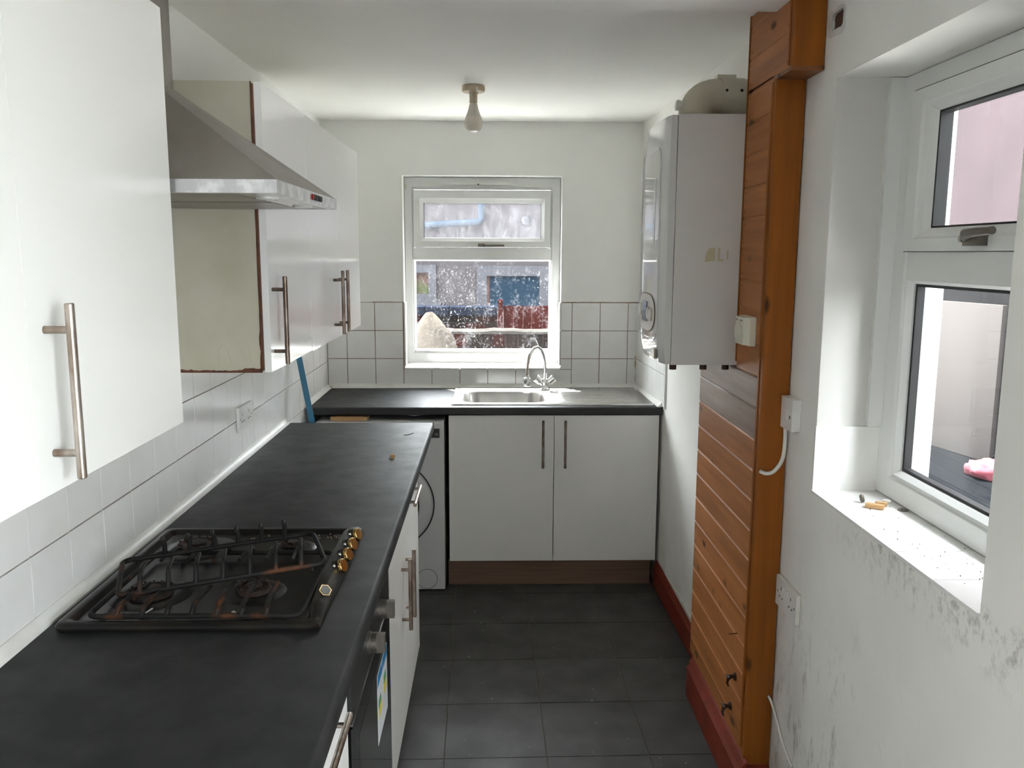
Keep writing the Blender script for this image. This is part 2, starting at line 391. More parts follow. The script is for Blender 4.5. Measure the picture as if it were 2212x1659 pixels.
for za, zb in ((.905, 1.0585), (1.0585, 1.2095), (1.2095, 1.3605)):
    for k in range(-1, 11):
        a0, a1 = max(TXS[k+1], XL+.008), min(TXS[k+1]+.15085, .787)
        if a1 > WB[0] and a0 < WB[1]:
            zt = min(zb, WB[2])
            if zb > WB[2] and za < WB[2]:
                tile(wb, 1, YB, YB-.007, a0, a1, za, WB[2])     # cut below the sill
            if zb > WB[2]:
                z0 = max(za, WB[2])
                if a0 < WB[0]-.012: tile(wb, 1, YB, YB-.007, a0, WB[0], z0, zb)
                if a1 > WB[1]+.012: tile(wb, 1, YB, YB-.007, WB[1], a1, z0, zb)
                continue
            if zb <= WB[2]: tile(wb, 1, YB, YB-.007, a0, a1, za, zb)
        else: tile(wb, 1, YB, YB-.007, a0, a1, za, zb)
# dark plaster line along the top of the tiles
for a, b_ in ((XL+.25, WB[0]-.004), (WB[1]+.008, .785)):
    bm = bmesh.new(); n = 24; top = []; bot = []
    for k in range(n+1):
        x = a+(b_-a)*k/n; top.append((x, 1.3630+random.uniform(-.0008, .0018))); bot.append((x, 1.3600))
    prism(bm, bot+top[::-1], 1, YB-.003, YB+.001); finish('plaster_edge', bm, M_grout, wb, smooth=0)
# window reveal tiles at the back window (sill and lower sides)
for k in range(6):
    a0 = max(WB[0], TXS[3]+(k)*.15085); a1 = min(WB[1], TXS[3]+(k+1)*.15085)
    if a1-a0 > .02:
        bm = bmesh.new(); g = .0012
        prism(bm, [(YB-.009, .999), (YB-.009, 1.008), (4.63, 1.028), (4.63, 1.000)], 0, a0+g, a1-g)
        finish('sill_tile', bm, M_tile, wb, smooth=0)
for xa, xb in ((WB[0], WB[0]+.007), (WB[1]-.007, WB[1])):
    for za, zb in ((1.02, 1.2095), (1.2095, 1.3605)): box('reveal_tile', xa, xb, YB-.008, 4.62, za+.001, zb-.001, M_tile, wb, bevel=.001, seg=1)
# right wall splashback above the sink (follows the inward line of the wall)
def rx(y): return XR if y < 3.1 else (XR+(y-3.1)/.83*(.816-XR) if y < 3.93 else .816+(y-3.93)/(YB-3.93)*(.787-.816))
for za, zb in ((.905, 1.0585), (1.0585, 1.2095), (1.2095, 1.3605)):
    for k in range(5):
        a1 = YB-.008-k*.1525; a0 = max(a1-.1525, 3.885)
        if a1-a0 < .02: continue
        g = .0014; bm = bmesh.new()
        prism(bm, [(rx(a0)-.008, a0+g), (rx(a1)-.008, a1-g), (rx(a1)+.002, a1-g), (rx(a0)+.002, a0+g)], 2, za+g, zb-g)
        finish('wall_tile', bm, M_tile, wr, smooth=0)
bm = bmesh.new(); prism(bm, [(rx(3.872)-.010, 3.872), (rx(3.886)-.010, 3.886), (rx(3.886)+.002, 3.886), (rx(3.872)+.002, 3.872)], 2, .90, 1.362)
finish('tile_trim', bm, M_pvc, wr, smooth=0)
bm = bmesh.new(); stn = [(.777+random.uniform(-.004, .002), .93+k*.018) for k in range(9)]
prism(bm, [(.7865, .93)]+[(.7865, 1.075)]+stn[::-1], 1, YB-.0085, YB-.004); finish('stained_sealant', bm, P('ochre stain', (.36, .23, .10), (.50, .40, .26), 30, rough=.7), wb, smooth=0)
# right window sill tiles and lower reveal
for k in range(5):
    a1 = WR[1]-k*.152; a0 = max(a1-.152, WR[0])
    bm = bmesh.new(); B(bm, XR-.004, .990, a0+.0012, a1-.0012, WR[2]-.006, WR[2]+.001+random.uniform(0, .0006)); finish('sill_tile', bm, M_tile, wr, bevel=.001, seg=1)
box('reveal_tile', XR-.003, .985, WR[1]-.008, WR[1]+.001, WR[2]+.001, 1.190, M_tile, wr, bevel=.0015)
box('reveal_trim', .950, .986, WR[1]-.016, WR[1]+.001, 1.192, WR[3]-.002, M_pvc, wr, bevel=.006, seg=3)
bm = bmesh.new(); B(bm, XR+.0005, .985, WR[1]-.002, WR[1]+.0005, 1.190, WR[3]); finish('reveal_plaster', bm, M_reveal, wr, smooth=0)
# wall cavity by the boxing: broken plaster ring, brick inside
box('brick', XR+.005, XR+.12, HOLE[0]-.03, HOLE[1]+.03, HOLE[2]-.03, HOLE[3]+.03, M_brick, wr, bevel=.002)
bm = bmesh.new(); ins = []; out = []
for k in range(20):
    a = 2*PI*k/20; q = max(abs(math.cos(a)), abs(math.sin(a)))
    cyy, cz = (HOLE[0]+HOLE[1])/2, (HOLE[2]+HOLE[3])/2
    ins.append((cyy+.0355*math.cos(a)/q*random.uniform(.92, 1.02), cz+.021*math.sin(a)/q*random.uniform(.9, 1.02)))
    out.append((cyy+.008+.050*math.cos(a)/q*random.uniform(.95, 1.05), cz-.001+.031*math.sin(a)/q*random.uniform(.93, 1.07)))
loops(bm, [[(XR+.03, *p) for p in ins], [(XR-.003, *p) for p in ins], [(XR-.0025, *p) for p in out], [(XR+.001, *p) for p in out]], cap_last=False)
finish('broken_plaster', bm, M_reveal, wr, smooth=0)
# diagonal cable ridge plastered into the right wall
bm = bmesh.new()
tube(bm, [(XR+.001, 1.655, .335), (XR, 1.55, .27), (XR, 1.45, .215), (XR+.001, 1.34, .15)], .0035, 6); finish('plaster_ridge', bm, M_rwall, wr)

# skirtings
def skirt_prof(h, t): return [(0, 0), (-t, 0), (-t, h*.72), (-t*.55, h*.80), (-t*.72, h*.86), (-t*.30, h*.95), (0, h)]
bm = bmesh.new()
for (xa, ya), (xb, yb) in (((XR, 2.97), (XR, 3.1)), ((XR, 3.1), (rx(3.965), 3.965))):
    pr = skirt_prof(.128, .016)
    A = [bm.verts.new((xa+p[0], ya, p[1])) for p in pr]; Bv = [bm.verts.new((xb+p[0], yb, p[1])) for p in pr]
    bm.faces.new(A[::-1]); bm.faces.new(Bv)
    for k in range(len(pr)): bm.faces.new((A[k], A[(k+1) % 7], Bv[(k+1) % 7], Bv[k]))
sk1 = st(finish('baseboard_right', bm, M_skirt, smooth=0), 'thin red-brown skirting along the white wall between boxing and sink unit', 'skirting')
bm = bmesh.new(); top = [(2.97+k*.04, .128+random.uniform(.003, .022)) for k in range(24)]; prism(bm, [(2.97, .126)]+top+[(3.89, .126)], 0, XR-.009, XR+.002)
finish('peeling_paint', bm, M_reveal, sk1, smooth=0)
bm = bmesh.new(); pr = skirt_prof(.150, .026); prism(bm, [(.748+p[0], p[1]) for p in pr], 1, 2.255, 2.915)
sk2 = st(finish('baseboard_boxing', bm, M_skirt, smooth=0), 'tall moulded red-brown skirting along the foot of the pine boxing', 'skirting')
bm = bmesh.new(); prism(bm, [(2.294-.022, 0), (2.294, 0), (2.294, .13), (2.294-.014, .11), (2.294-.022, .10)], 0, .735, XR-.001); finish('front_return', bm, M_skirt, sk2, smooth=0)

# ------------------------------------------------------------------ windows
def bar(bm, *a): return B(bm, *a)
def mitred(name, mapf, a0, a1, b0, b1, w, prof, mat, parent):
    """frame ring: prof = list of (inset fraction 0..1 across w, depth t); mapf(a,b,t)->xyz ; w=(wl,wr,wb,wt)"""
    bm = bmesh.new(); L = []
    for f, t in prof:
        L.append([mapf(a0+w[0]*f, b0+w[2]*f, t), mapf(a1-w[1]*f, b0+w[2]*f, t), mapf(a1-w[1]*f, b1-w[3]*f, t), mapf(a0+w[0]*f, b1-w[3]*f, t)])
    L.append(L[0]); loops(bm, L, False, False)
    bmesh.ops.remove_doubles(bm, verts=bm.verts, dist=1e-6)
    return finish(name, bm, mat, parent, smooth=0, bevel=.0015, seg=2)
YF = 4.62
w1 = thing('window_1', (-.05, YF, 1.024), 'white two-pane window above the sink in the back wall', 'window', kind='structure')
mp = lambda a, b, t: (a, YF+t, b)
PR = [(0, .0), (.80, .0), (.86, .006), (1, .012), (1, .060), (0, .060)]
bm = bmesh.new()
o = mitred('frame', mp, WB[0]+.002, WB[1]-.002, 1.024, 2.020, (.048, .052, .064, .062), PR, M_pvc, w1)
box('transom', -.425, .322, YF, YF+.06, 1.585, 1.648, M_pvc, w1, bevel=.003)
s1 = mitred('sash', lambda a, b, t: (a, YF-.010+t, b), -.420, .314, 1.652, 1.952, (.054, .05, .05, .066), [(0, .0), (.62, .0), (.72, .005), (1, .016), (1, .05), (0, .05)], M_pvc, w1)
mitred('gasket', lambda a, b, t: (a, YF+.006+t, b), -.368, .266, 1.698, 1.890, (.004,)*4, [(0, 0), (1, 0), (1, .03), (0, .03)], M_gasket, s1)
box('pane', -.368, .266, YF+.022, YF+.028, 1.700, 1.888, M_glassobs, s1, bevel=0)
mitred('glazing_bead', lambda a, b, t: (a, YF+.004+t, b), -.424, .322, 1.088, 1.588, (.010,)*4, [(0, 0), (1, .012), (1, .04), (0, .04)], M_pvc, w1)
box('pane', -.416, .316, YF+.030, YF+.036, 1.094, 1.582, M_glassdirty, w1, bevel=0)
h = bmesh.new(); B(h, -.075, -.040, YF-.030, YF-.010, 1.655, 1.672); B(h, -.062, .066, YF-.040, YF-.030, 1.656, 1.667); h1 = finish('handle', h, M_knob, s1, bevel=.004)
box('key_slot', -.046, -.038, YF-.0415, YF-.0395, 1.6575, 1.6655, M_black, h1, bevel=0)
v = box('trickle_vent', -.268, .124, YF-.014, YF+.001, 1.981, 1.999, M_pvc, w1, bevel=.004, seg=2)
box('vent_slider', -.078, -.068, YF-.016, YF-.012, 1.980, 1.986, M_black, v, bevel=0)
box('latch', WB[0]+.004, WB[0]+.016, YF-.006, YF+.001, 1.958, 1.985, M_plastic, w1, bevel=.002)

XF = .985
w2 = thing('window_2', (XF, 1.70, 1.026), 'white window with opening top light in the right wall', 'window', kind='structure')
mp2 = lambda a, b, t: (XF+t, a, b)
mitred('frame', mp2, WR[0]+.002, WR[1]-.001, 1.026, WR[3]-.002, (.08, .088, .062, .048), PR, M_pvc, w2)
box('transom', XF, XF+.06, WR[0]+.08, 1.998, 1.562, 1.634, M_pvc, w2, bevel=.006, seg=3)
s2 = mitred('sash', lambda a, b, t: (XF-.012+t, a, b), 1.405, 2.006, 1.630, 1.994, (.092, .094, .052, .056), [(0, 0), (.55, 0), (.62, .004), (.78, .008), (1, .018), (1, .05), (0, .05)], M_pvc, w2)
mitred('gasket', lambda a, b, t: (XF+.006+t, a, b), 1.495, 1.914, 1.680, 1.940, (.006,)*4, [(0, 0), (1, 0), (1, .03), (0, .03)], M_gasket, s2)
mitred('sash_seal', lambda a, b, t: (XF-.006+t, a, b), 1.400, 2.011, 1.6285, 1.9975, (.005,)*4, [(0, 0), (1, 0), (1, .005), (0, .005)], M_gasket, s2)
box('pane', XF+.024, XF+.030, 1.496, 1.912, 1.681, 1.938, M_glass, s2, bevel=0)
mitred('glazing_bead', lambda a, b, t: (XF+.004+t, a, b), 1.405, 2.003, 1.086, 1.566, (.012,)*4, [(0, 0), (1, .014), (1, .045), (0, .045)], M_pvc, w2)
mitred('gasket', lambda a, b, t: (XF+.022+t, a, b), 1.416, 1.992, 1.097, 1.555, (.008,)*4, [(0, 0), (1, 0), (1, .02), (0, .02)], M_gasket, w2)
box('pane', XF+.036, XF+.042, 1.42, 1.99, 1.10, 1.55, M_glass, w2, bevel=0)
h = bmesh.new(); B(h, XF-.034, XF-.010, 1.655, 1.707, 1.640, 1.670); h2 = finish('handle', h, M_knob, s2, bevel=.009, seg=3)
bm = bmesh.new(); tube(bm, [(XF-.034, 1.697, 1.658), (XF-.046, 1.675, 1.664), (XF-.050, 1.625, 1.667), (XF-.048, 1.583, 1.668)], [.010, .011, .009, .008], 12); finish('handle_lever', bm, M_knob, h2)
bm = bmesh.new(); lathe(bm, [(.008, 0), (.008, .006), (.005, .007)], (XF-.030, 1.712, 1.655), (-.3, 1, 0), 14); finish('lock', bm, M_steel, h2)

dd = thing('added_door', (XR+.2, -.535, .03), 'unseen white glazed double door, added beside the viewer to let in fill daylight', 'door', kind='structure')  # door out of view, added to bring fill daylight into the room
for ya, yb in ((-1.298, -.536), (-.534, .228)):
    lf = mitred('door_leaf', lambda a, b, t: (XR+.18+t, a, b), ya, yb, .032, 2.078, (.09, .09, .14, .09), [(0, 0), (1, 0), (1, .05), (0, .05)], M_pvc, dd)
    box('pane', XR+.202, XR+.208, ya+.09, yb-.09, .172, 1.988, M_glass, lf, bevel=0)
# ------------------------------------------------------------------ cabinets
def dhandle(door, bar_pt, axis, L, out, mat, x_front, r=.0062):
    """bar handle: bar centre at bar_pt, along axis 'Z' or 'Y' or 'X', posts back to the door front along direction out (unit)"""
    bp = Vector(bar_pt); ax = {'X': Vector((1, 0, 0)), 'Y': Vector((0, 1, 0)), 'Z': Vector((0, 0, 1))}[axis]
    bm = bmesh.new(); c = .0012
    tube(bm, [bp-ax*L/2, bp-ax*(L/2-c), bp+ax*(L/2-c), bp+ax*L/2], [r-c, r, r, r-c], 14)
    for s in (-1, 1):
        q = bp+ax*s*(L/2-.034); tube(bm, [q, q-Vector(out)*x_front], r*.82, 10)
    return finish('handle', bm, mat, door)
XU = -.571
def wall_unit(name, label, y0, y1, z0, z1, doors, mat, hmat, chipped=False, gap=True):
    t = thing(name, ((XL+XU)/2, (y0+y1)/2, z0), label, 'wall cabinet')
    bm = bmesh.new(); p = .016; xa, xb = XL+.008, XU-.021
    B(bm, xa, xb, y0, y0+p, z0, z1); B(bm, xa, xb, y1-p, y1, z0, z1); B(bm, xa, xb, y0+p, y1-p, z0, z0+p); B(bm, xa, xb, y0+p, y1-p, z1-p, z1); B(bm, xa, xa+.006, y0+p, y1-p, z0+p, z1-p)
    finish('carcass', bm, M_cream, t, smooth=0)
    if gap: box('door_seal', xb, xb+.003, y0+.004, y1-.004, z0+.004, z1-.004, M_edge, t, bevel=0)
    for (a, b, hy) in doors:
        d = box('door', XU-.018, XU, a+.0012, b-.0012, z0-.002, z1+.001, mat, t, bevel=.0015)
        if hy is not None: dhandle(d, (XU+.034, hy, z0+.130), 'Z', .229, (1, 0, 0), hmat, .034)
    if chipped:
        bm = bmesh.new(); n = 40; lo = []; hi = []
        for k in range(n+1):
            x = xa+(xb-xa)*k/n; lo.append((x, z0-.001)); hi.append((x, z0+.004+.004*random.random()*(1 if k > 4 else .3)+(.004 if k > 33 else 0)))
        prism(bm, lo+hi[::-1], 1, y0-.0012, y0+.004); finish('chipped_edge', bm, M_edge, t, smooth=0)
        bm = bmesh.new(); lo = []; hi = []
        for k in range(n+1):
            z = z0+(z1-z0)*k/n; hi.append((xb-.0008-.0012*random.random()*(3 if k < 6 else .6), z)); lo.append((xb+.001, z))
        prism(bm, lo+hi[::-1], 1, y0-.0012, y0+.004); finish('chipped_edge', bm, M_edge, t, smooth=0)
        for pts in ([(-.700, 1.330), (-.700, 1.372), (-.690, 1.386), (-.678, 1.378), (-.668, 1.340)], [(-.655, 1.395), (-.625, 1.396), (-.612, 1.34)], [(-.645, 1.39), (-.634, 1.345)]):
            bm = bmesh.new(); tube(bm, [(x, y0-.0004, z) for x, z in pts], .0012, 5); finish('lifted_veneer', bm, M_cream, t)
    return t
wall_unit('wall_cabinet', 'white double wall cabinet nearest the viewer, left of the cooker hood', .548, 1.547, 1.313, 2.036, [(.548, 1.047, .588), (1.047, 1.547, 1.087)], M_white, M_steel)
wall_unit('wall_cabinet', 'single-door white wall cabinet with chipped cream side, right of the cooker hood', 2.166, 2.682, 1.316, 2.036, [(2.182, 2.682, 2.215)], M_gloss, M_rustst, True)
wall_unit('wall_cabinet', 'glossy white double wall cabinet furthest from the viewer, paired dark handles', 2.684, 3.684, 1.313, 2.036, [(2.684, 3.183, 3.073), (3.183, 3.684, 3.178)], M_gloss, M_rustst)

# left base run
XD = -.277
def base_unit(name, label, y0, y1, fronts, cat='base cabinet'):
    t = thing(name, ((XL+XD)/2, (y0+y1)/2, 0), label, cat)
    bm = bmesh.new(); p = .016; xa, xb, z0, z1 = XL+.01, XD-.021, .135, .862
    B(bm, xa, xb, y0, y0+p, z0, z1); B(bm, xa, xb, y1-p, y1, z0, z1); B(bm, xa, xb, y0+p, y1-p, z0, z0+p); B(bm, xa, xa+.006, y0+p, y1-p, z0+p, z1)
    finish('carcass', bm, M_white, t, smooth=0)
    box('plinth', XD-.075, XD-.06, y0, y1, 0.001, .134, M_plinth, t)
    for kind, a, b, za, zb, hnd in fronts:
        d = box(kind, XD-.018, XD, a+.0018, b-.0018, za+.002, zb-.002, M_white, t, bevel=.003)
        if hnd: dhandle(d, (XD+.027, hnd[0], hnd[1]), hnd[2], .229, (1, 0, 0), hnd[3], .027)
    return t
base_unit('base_cabinet', 'white drawer base cabinet nearest the viewer, left of the oven', .60, 1.510, [('drawer', .97, 1.508, .715, .857, (1.27, .818, 'Y', M_steel)), ('door', .97, 1.508, .135, .715, None), ('door', .60, .97, .135, .857, None)])
base_unit('base_cabinet', 'white double base cabinet right of the oven, two doors with brown bar handles', 2.130, 3.055,
          [('drawer', 2.132, 2.528, .715, .857, None), ('drawer', 2.528, 3.053, .715, .857, (2.765, .812, 'Y', M_steel)),
           ('door', 2.132, 2.528, .133, .715, (2.468, .583, 'Z', M_rustst)), ('door', 2.528, 3.053, .133, .715, (2.592, .570, 'Z', M_rustst))])
base_unit('base_cabinet', 'white base cabinet behind the viewer under the long worktop', -.6, .598, [('door', -.6, 0, .135, .857, None), ('door', 0, .598, .135, .857, None)])

# worktops
def worktop_prof(front, back, z0, z1, s):   # polygon in (depth,z) with rolled front edge
    r = .012; pts = [(back, z0), (back, z1)]
    for k in range(6):
        a = PI/2*k/5; pts.append((front-s*r+s*r*math.sin(a), z1-r+r*math.cos(a)))
    pts += [(front, z0+.004), (front-s*.004, z0)]
    return pts
bm = bmesh.new(); prism(bm, worktop_prof(-.2496, XL+.004, .8635, .900, 1), 1, -.6, 3.564)
wt1 = tag(finish('worktop', bm, M_worktop, smooth=25), 'long black laminate worktop along the left wall, under the hob', 'worktop')
box('edge_strip', XL+.004, -.2496, 3.5645, 3.566, .8640, .8995, M_wtedge, wt1, bevel=0)
SK = (-.155, .275, 4.025, 4.388)
bm = bmesh.new(); slab(bm, 2, .8625, .900, -.868, .811, 3.934, YB-.009, [SK])
wt2 = tag(finish('worktop', bm, M_worktop, smooth=0), 'black laminate worktop across the back wall, holding the steel sink', 'worktop')
bm = bmesh.new(); prism(bm, [(3.9345, .8625), (3.9345, .8998)]+[(3.9345-.0095*math.sin(PI/2*k/5), .8905+.0093*math.cos(PI/2*k/5)) for k in range(6)]+[(3.925, .8665), (3.929, .8625)], 0, -.868, .811)
finish('front_edge', bm, M_wtedge, wt2, smooth=30)
# sealing strips
def quad_strip(p0, p1, inward):
    bm = bmesh.new(); p0, p1, n = Vector(p0), Vector(p1), Vector(inward)
    pr = [(0, 0), (.020, 0), (.019, .004), (.010, .009), (.004, .018), (.003, .022), (0, .022)]
    A = [bm.verts.new(p0+n*a+Vector((0, 0, b))) for a, b in pr]; C = [bm.verts.new(p1+n*a+Vector((0, 0, b))) for a, b in pr]
    bm.faces.new(A[::-1]); bm.faces.new(C)
    for k in range(7): bm.faces.new((A[k], A[(k+1) % 7], C[(k+1) % 7], C[k]))
    return bm
st(finish('trim_2', quad_strip((XL+.008, -.6, .9), (XL+.008, 3.565, .9), (1, 0, 0)), M_seal, smooth=30), 'white sealing strip between the left worktop and the wall tiles', 'sealing strip')
st(finish('trim_3', quad_strip((-.862, YB-.008, .9), (.785, YB-.008, .9), (0, -1, 0)), M_seal, smooth=30), 'white sealing strip behind the sink at the foot of the back wall tiles', 'sealing strip')
st(finish('trim_4', quad_strip((rx(3.93)-.008, 3.93, .9), (.779, YB-.028, .9), (-1, 0, 0)), M_seal, smooth=30), 'white sealing strip at the right end of the sink worktop', 'sealing strip')
st(finish('trim_5', quad_strip((XL+.008, 3.93, .9), (XL+.008, YB-.028, .9), (1, 0, 0)), M_seal, smooth=30), 'white sealing strip at the left end of the back worktop', 'sealing strip')

# sink base unit
t = thing('sink_cabinet', (.29, 4.2, 0), 'white two-door sink cabinet under the back worktop with brown plinth', 'base cabinet')
bm = bmesh.new(); B(bm, -.200, -.184, 3.957, 4.50, .136, .860); B(bm, .764, .780, 3.957, 4.50, .136, .860); B(bm, -.184, .764, 3.957, 4.50, .136, .152); B(bm, -.184, .764, 4.494, 4.50, .152, .70)
finish('carcass', bm, M_cream, t, smooth=0)
for a, b, hx, mth in ((-.2054, .2955, .243, M_rustst), (.2985, .799, .349, M_rustst)):
    d = box('door', a, b, 3.9368, 3.955, .137, .859, M_white, t, bevel=.0015)
    dhandle(d, (hx, 3.905, .724), 'Z', .232, (0, -1, 0), mth, .032)
box('plinth', -.213, .782, 3.975, 3.990, .001, .132, M_plinth, t)

# sink
t = thing('sink', (.29, 4.24, .9), 'stainless steel inset sink with drainer under the back window', 'sink')
bm = bmesh.new(); X0, X1, Y0, Y1 = -.196, .780, 3.978, 4.490
outer = rrect(X0, X1, Y0, Y1, .012, 4); z = .9055
lp = [[(x, y, zz) for x, y in rrect(X0+i, X1-i, Y0+i, Y1-i, .012, 4)] for i, zz in ((0, .9005), (.001, .9045), (.004, .907), (.010, .9065), (.014, .9045))]
R_ = loops(bm, lp, False, False)
bl = rrect(-.150, .270, 4.030, 4.384, .085, 8)
bowl = [[(x, y, zz) for x, y in rrect(-.150+i, .270-i, 4.030+i, 4.384-i, max(.085-i*.5, .03), 8)] for i, zz in ((0, .9045), (.004, .902), (.008, .894), (.018, .80), (.032, .765), (.06, .757))]
Bl = loops(bm, bowl, False, True)
ed = []
for ring in (R_[-1], Bl[0]):
    for k in range(len(ring)): ed.append(bm.edges.get((ring[k], ring[(k+1) % len(ring)])))
bmesh.ops.triangle_fill(bm, edges=ed, use_beauty=True)
sk = finish('basin', bm, M_inox, t, smooth=35)
for k in range(10):
    y = 4.045+k*.040; xa = .325+(.02 if k in (0, 9) else 0)+abs(k-4.5)*.004
    bm = bmesh.new(); n = 8
    ring0 = []; xs = [xa, xa+.03, .70, .735]
    hs = [.0002, .0042, .0042, .0002]
    V_ = [[bm.verts.new((x, y+.012*math.cos(PI*q/6), .9045+hh*math.sin(PI*q/6)+.0)) for q in range(7)] for x, hh in zip(xs, hs)]
    for a_, b_ in zip(V_, V_[1:]):
        for q in range(6): bm.faces.new((a_[q], a_[q+1], b_[q+1], b_[q]))
    finish('drainer_ridge', bm, M_inox, t, smooth=60)
bm = bmesh.new(); lathe(bm, [(.042, 0), (.042, .003), (.030, .003), (.028, 0), (.006, 0), (.006, .004)], (.06, 4.207, .7573), n=24); finish('drain', bm, M_chrome, t)

# tap
t = thing('mixer_tap', (.28, 4.415, .905), 'chrome swan-neck mixer tap with spray head behind the sink bowl', 'tap')
bm = bmesh.new(); lathe(bm, [(.027, 0), (.027, .006), (.022, .010), (.019, .030), (.020, .040), (.014, .048), (.012, .060)], (.28, 4.415, .9055), n=24); finish('body', bm, M_chrome, t)
for s in (-1, 1):
    bm = bmesh.new(); d = Vector((s*.74, -.1, .66)).normalized(); o_ = Vector((.28, 4.413, .928))
    lathe(bm, [(.011, 0), (.011, .030), (.017, .032), (.021, .060), (.022, .064), (.019, .067)], o_, d, 8 if False else 20); finish('tap_handle', bm, M_chrome, t)
sp_pts = [(.280, 4.413, .955), (.281, 4.410, 1.000), (.279, 4.404, 1.05), (.271, 4.394, 1.092), (.257, 4.378, 1.124), (.238, 4.355, 1.140), (.219, 4.333, 1.136), (.203, 4.314, 1.120), (.193, 4.302, 1.102)]
bm = bmesh.new(); tube(bm, sp_pts, .0085, 14); sp_ = finish('spout', bm, M_chrome, t)
bm = bmesh.new(); tube(bm, [(.196, 4.305, 1.108), (.189, 4.297, 1.088)], .0115, 14); finish('collar', bm, M_chrome, sp_)
hp = [(.190, 4.298, 1.092), (.185, 4.292, 1.06), (.182, 4.288, 1.02), (.181, 4.287, .996)]
bm = bmesh.new(); tube(bm, hp, .0075, 12); finish('hose', bm, M_steel, sp_)
bm = bmesh.new(); lathe(bm, [(.009, 0), (.010, -.008), (.017, -.014), (.0185, -.034), (.018, -.054), (.015, -.056)], (.181, 4.287, 1.000), n=20); finish('spray_head', bm, M_chrome, t)

# washing machine
t = thing('washing_machine', (-.52, 4.19, 0), 'white washing machine tucked under the left end of the back worktop', 'washing machine')
YW = 3.892
body = box('body', -.822, -.226, YW, 4.47, .012, .838, M_applw, t, bevel=.008, seg=3)
box('control_panel', -.80, -.238, YW-.006, YW+.001, .745, .828, M_applw, t, bevel=.003)
dp = box('display', -.345, -.246, YW-.0075, YW-.005, .762, .806, M_black, t, bevel=.001)
M_led = P('display digits', (.75, .78, .8), rough=.4)
textmesh('digits', '14', .014, Matrix.Translation((-.262, YW-.0078, .779)) @ Matrix.Rotation(PI/2, 4, 'X'), M_led, dp)
bm = bmesh.new(); lathe(bm, [(.205, 0), (.205, .012), (.190, .026), (.150, .030), (.145, .022)], (-.490, YW+.002, .437), (0, -1, 0), 48); dr = finish('door', bm, M_applw, t)
bm = bmesh.new(); lathe(bm, [(.146, .020), (.135, .033), (.06, .040), (.001, .041)], (-.490, YW+.002, .437), (0, -1, 0), 40); finish('door_glass', bm, M_ovglass, dr)
bm = bmesh.new(); tube(bm, [(-.490+.214*math.cos(a), YW-.001, .437+.214*math.sin(a)) for a in [2*PI*k/64 for k in range(64)]], .0035, 6, closed=True); finish('door_seal', bm, M_gasket, t)
bm = bmesh.new(); tube(bm, [(-.312+.049*math.cos(a), YW, .064+.049*math.sin(a)) for a in [2*PI*k/40 for k in range(40)]], .0010, 6, closed=True); finish('filter_cover', bm, M_gasket, t)
for fx in (-.78, -.27):
    for fy in (3.95, 4.42): bm = bmesh.new(); lathe(bm, [(.02, 0), (.02, .013)], (fx, fy, 0), n=12); finish('foot', bm, M_black, t)
tag(box('wood_offcut', -.758, -.588, 3.905, 3.995, .8395, .856, M_pine, bevel=.001), 'small plank of bare wood lying on top of the washing machine', 'wood')
bm = bmesh.new(); prism(bm, [(-.430, .862), (-.315, .862), (-.368, .8535)], 1, 3.95, 3.98)
tag(finish('plastic_bracket', bm, M_sock, smooth=0), 'white triangular bracket under the front edge of the back worktop', 'bracket')

# ------------------------------------------------------------------ cooker hood
t = thing('cooker_hood', (-.63, 1.87, 1.72), 'stainless steel chimney cooker hood between the white wall cabinets', 'cooker hood')
HY0, HY1, HX = 1.560, 2.155, -.386; hx0 = XL+.006
cx1, cy0, cy1, cz = -.700, 1.772, 1.940, 1.975
bm = bmesh.new()
lo = [(hx0, HY0, 1.7515), (HX, HY0, 1.7515), (HX, HY1, 1.7515), (hx0, HY1, 1.7515)]; hi = [(hx0, cy0, cz), (cx1, cy0, cz), (cx1, cy1, cz), (hx0, cy1, cz)]
loops(bm, [lo, hi], True, True); finish('canopy', bm, M_hood, t, smooth=0)
lipb = bmesh.new(); slab(lipb, 2, 1.7275, 1.7515, hx0, HX, HY0, HY1, [(hx0+.03, HX-.018, HY0+.018, HY1-.018)]); lip = finish('lip', lipb, M_lip, t, smooth=0, bevel=.0008, seg=1)
for k in range(2): box('grease_filter', hx0+.035, HX-.09, HY0+.02+k*.288, HY0+.30+k*.288-.01, 1.728, 1.735, M_hood, t, bevel=.001)
ubm = bmesh.new(); B(ubm, HX-.088, HX-.02, HY0+.02, HY1-.02, 1.729, 1.734); finish('light_panel', ubm, M_inox, t)
for q in (1.70, 2.01): bm = bmesh.new(); lathe(bm, [(.022, 0), (.022, -.004), (.018, -.005)], (HX-.054, q, 1.729), n=18); finish('lamp', bm, M_sock, t)
box('chimney', hx0, cx1+.002, cy0-.001, cy1+.001, cz-.004, ZC-.001, M_hood, t, bevel=.001)
for k in range(6):
    yk = 1.858+k*.0175; bm = bmesh.new(); lathe(bm, [(.0062, 0), (.0062, .004), (.004, .005)], (HX-.0004, yk, 1.740), (1, 0, 0), 12)
    finish('switch_button', bm, P('red button', (.20, .008, .006), rough=.4) if k == 0 else M_black, lip)

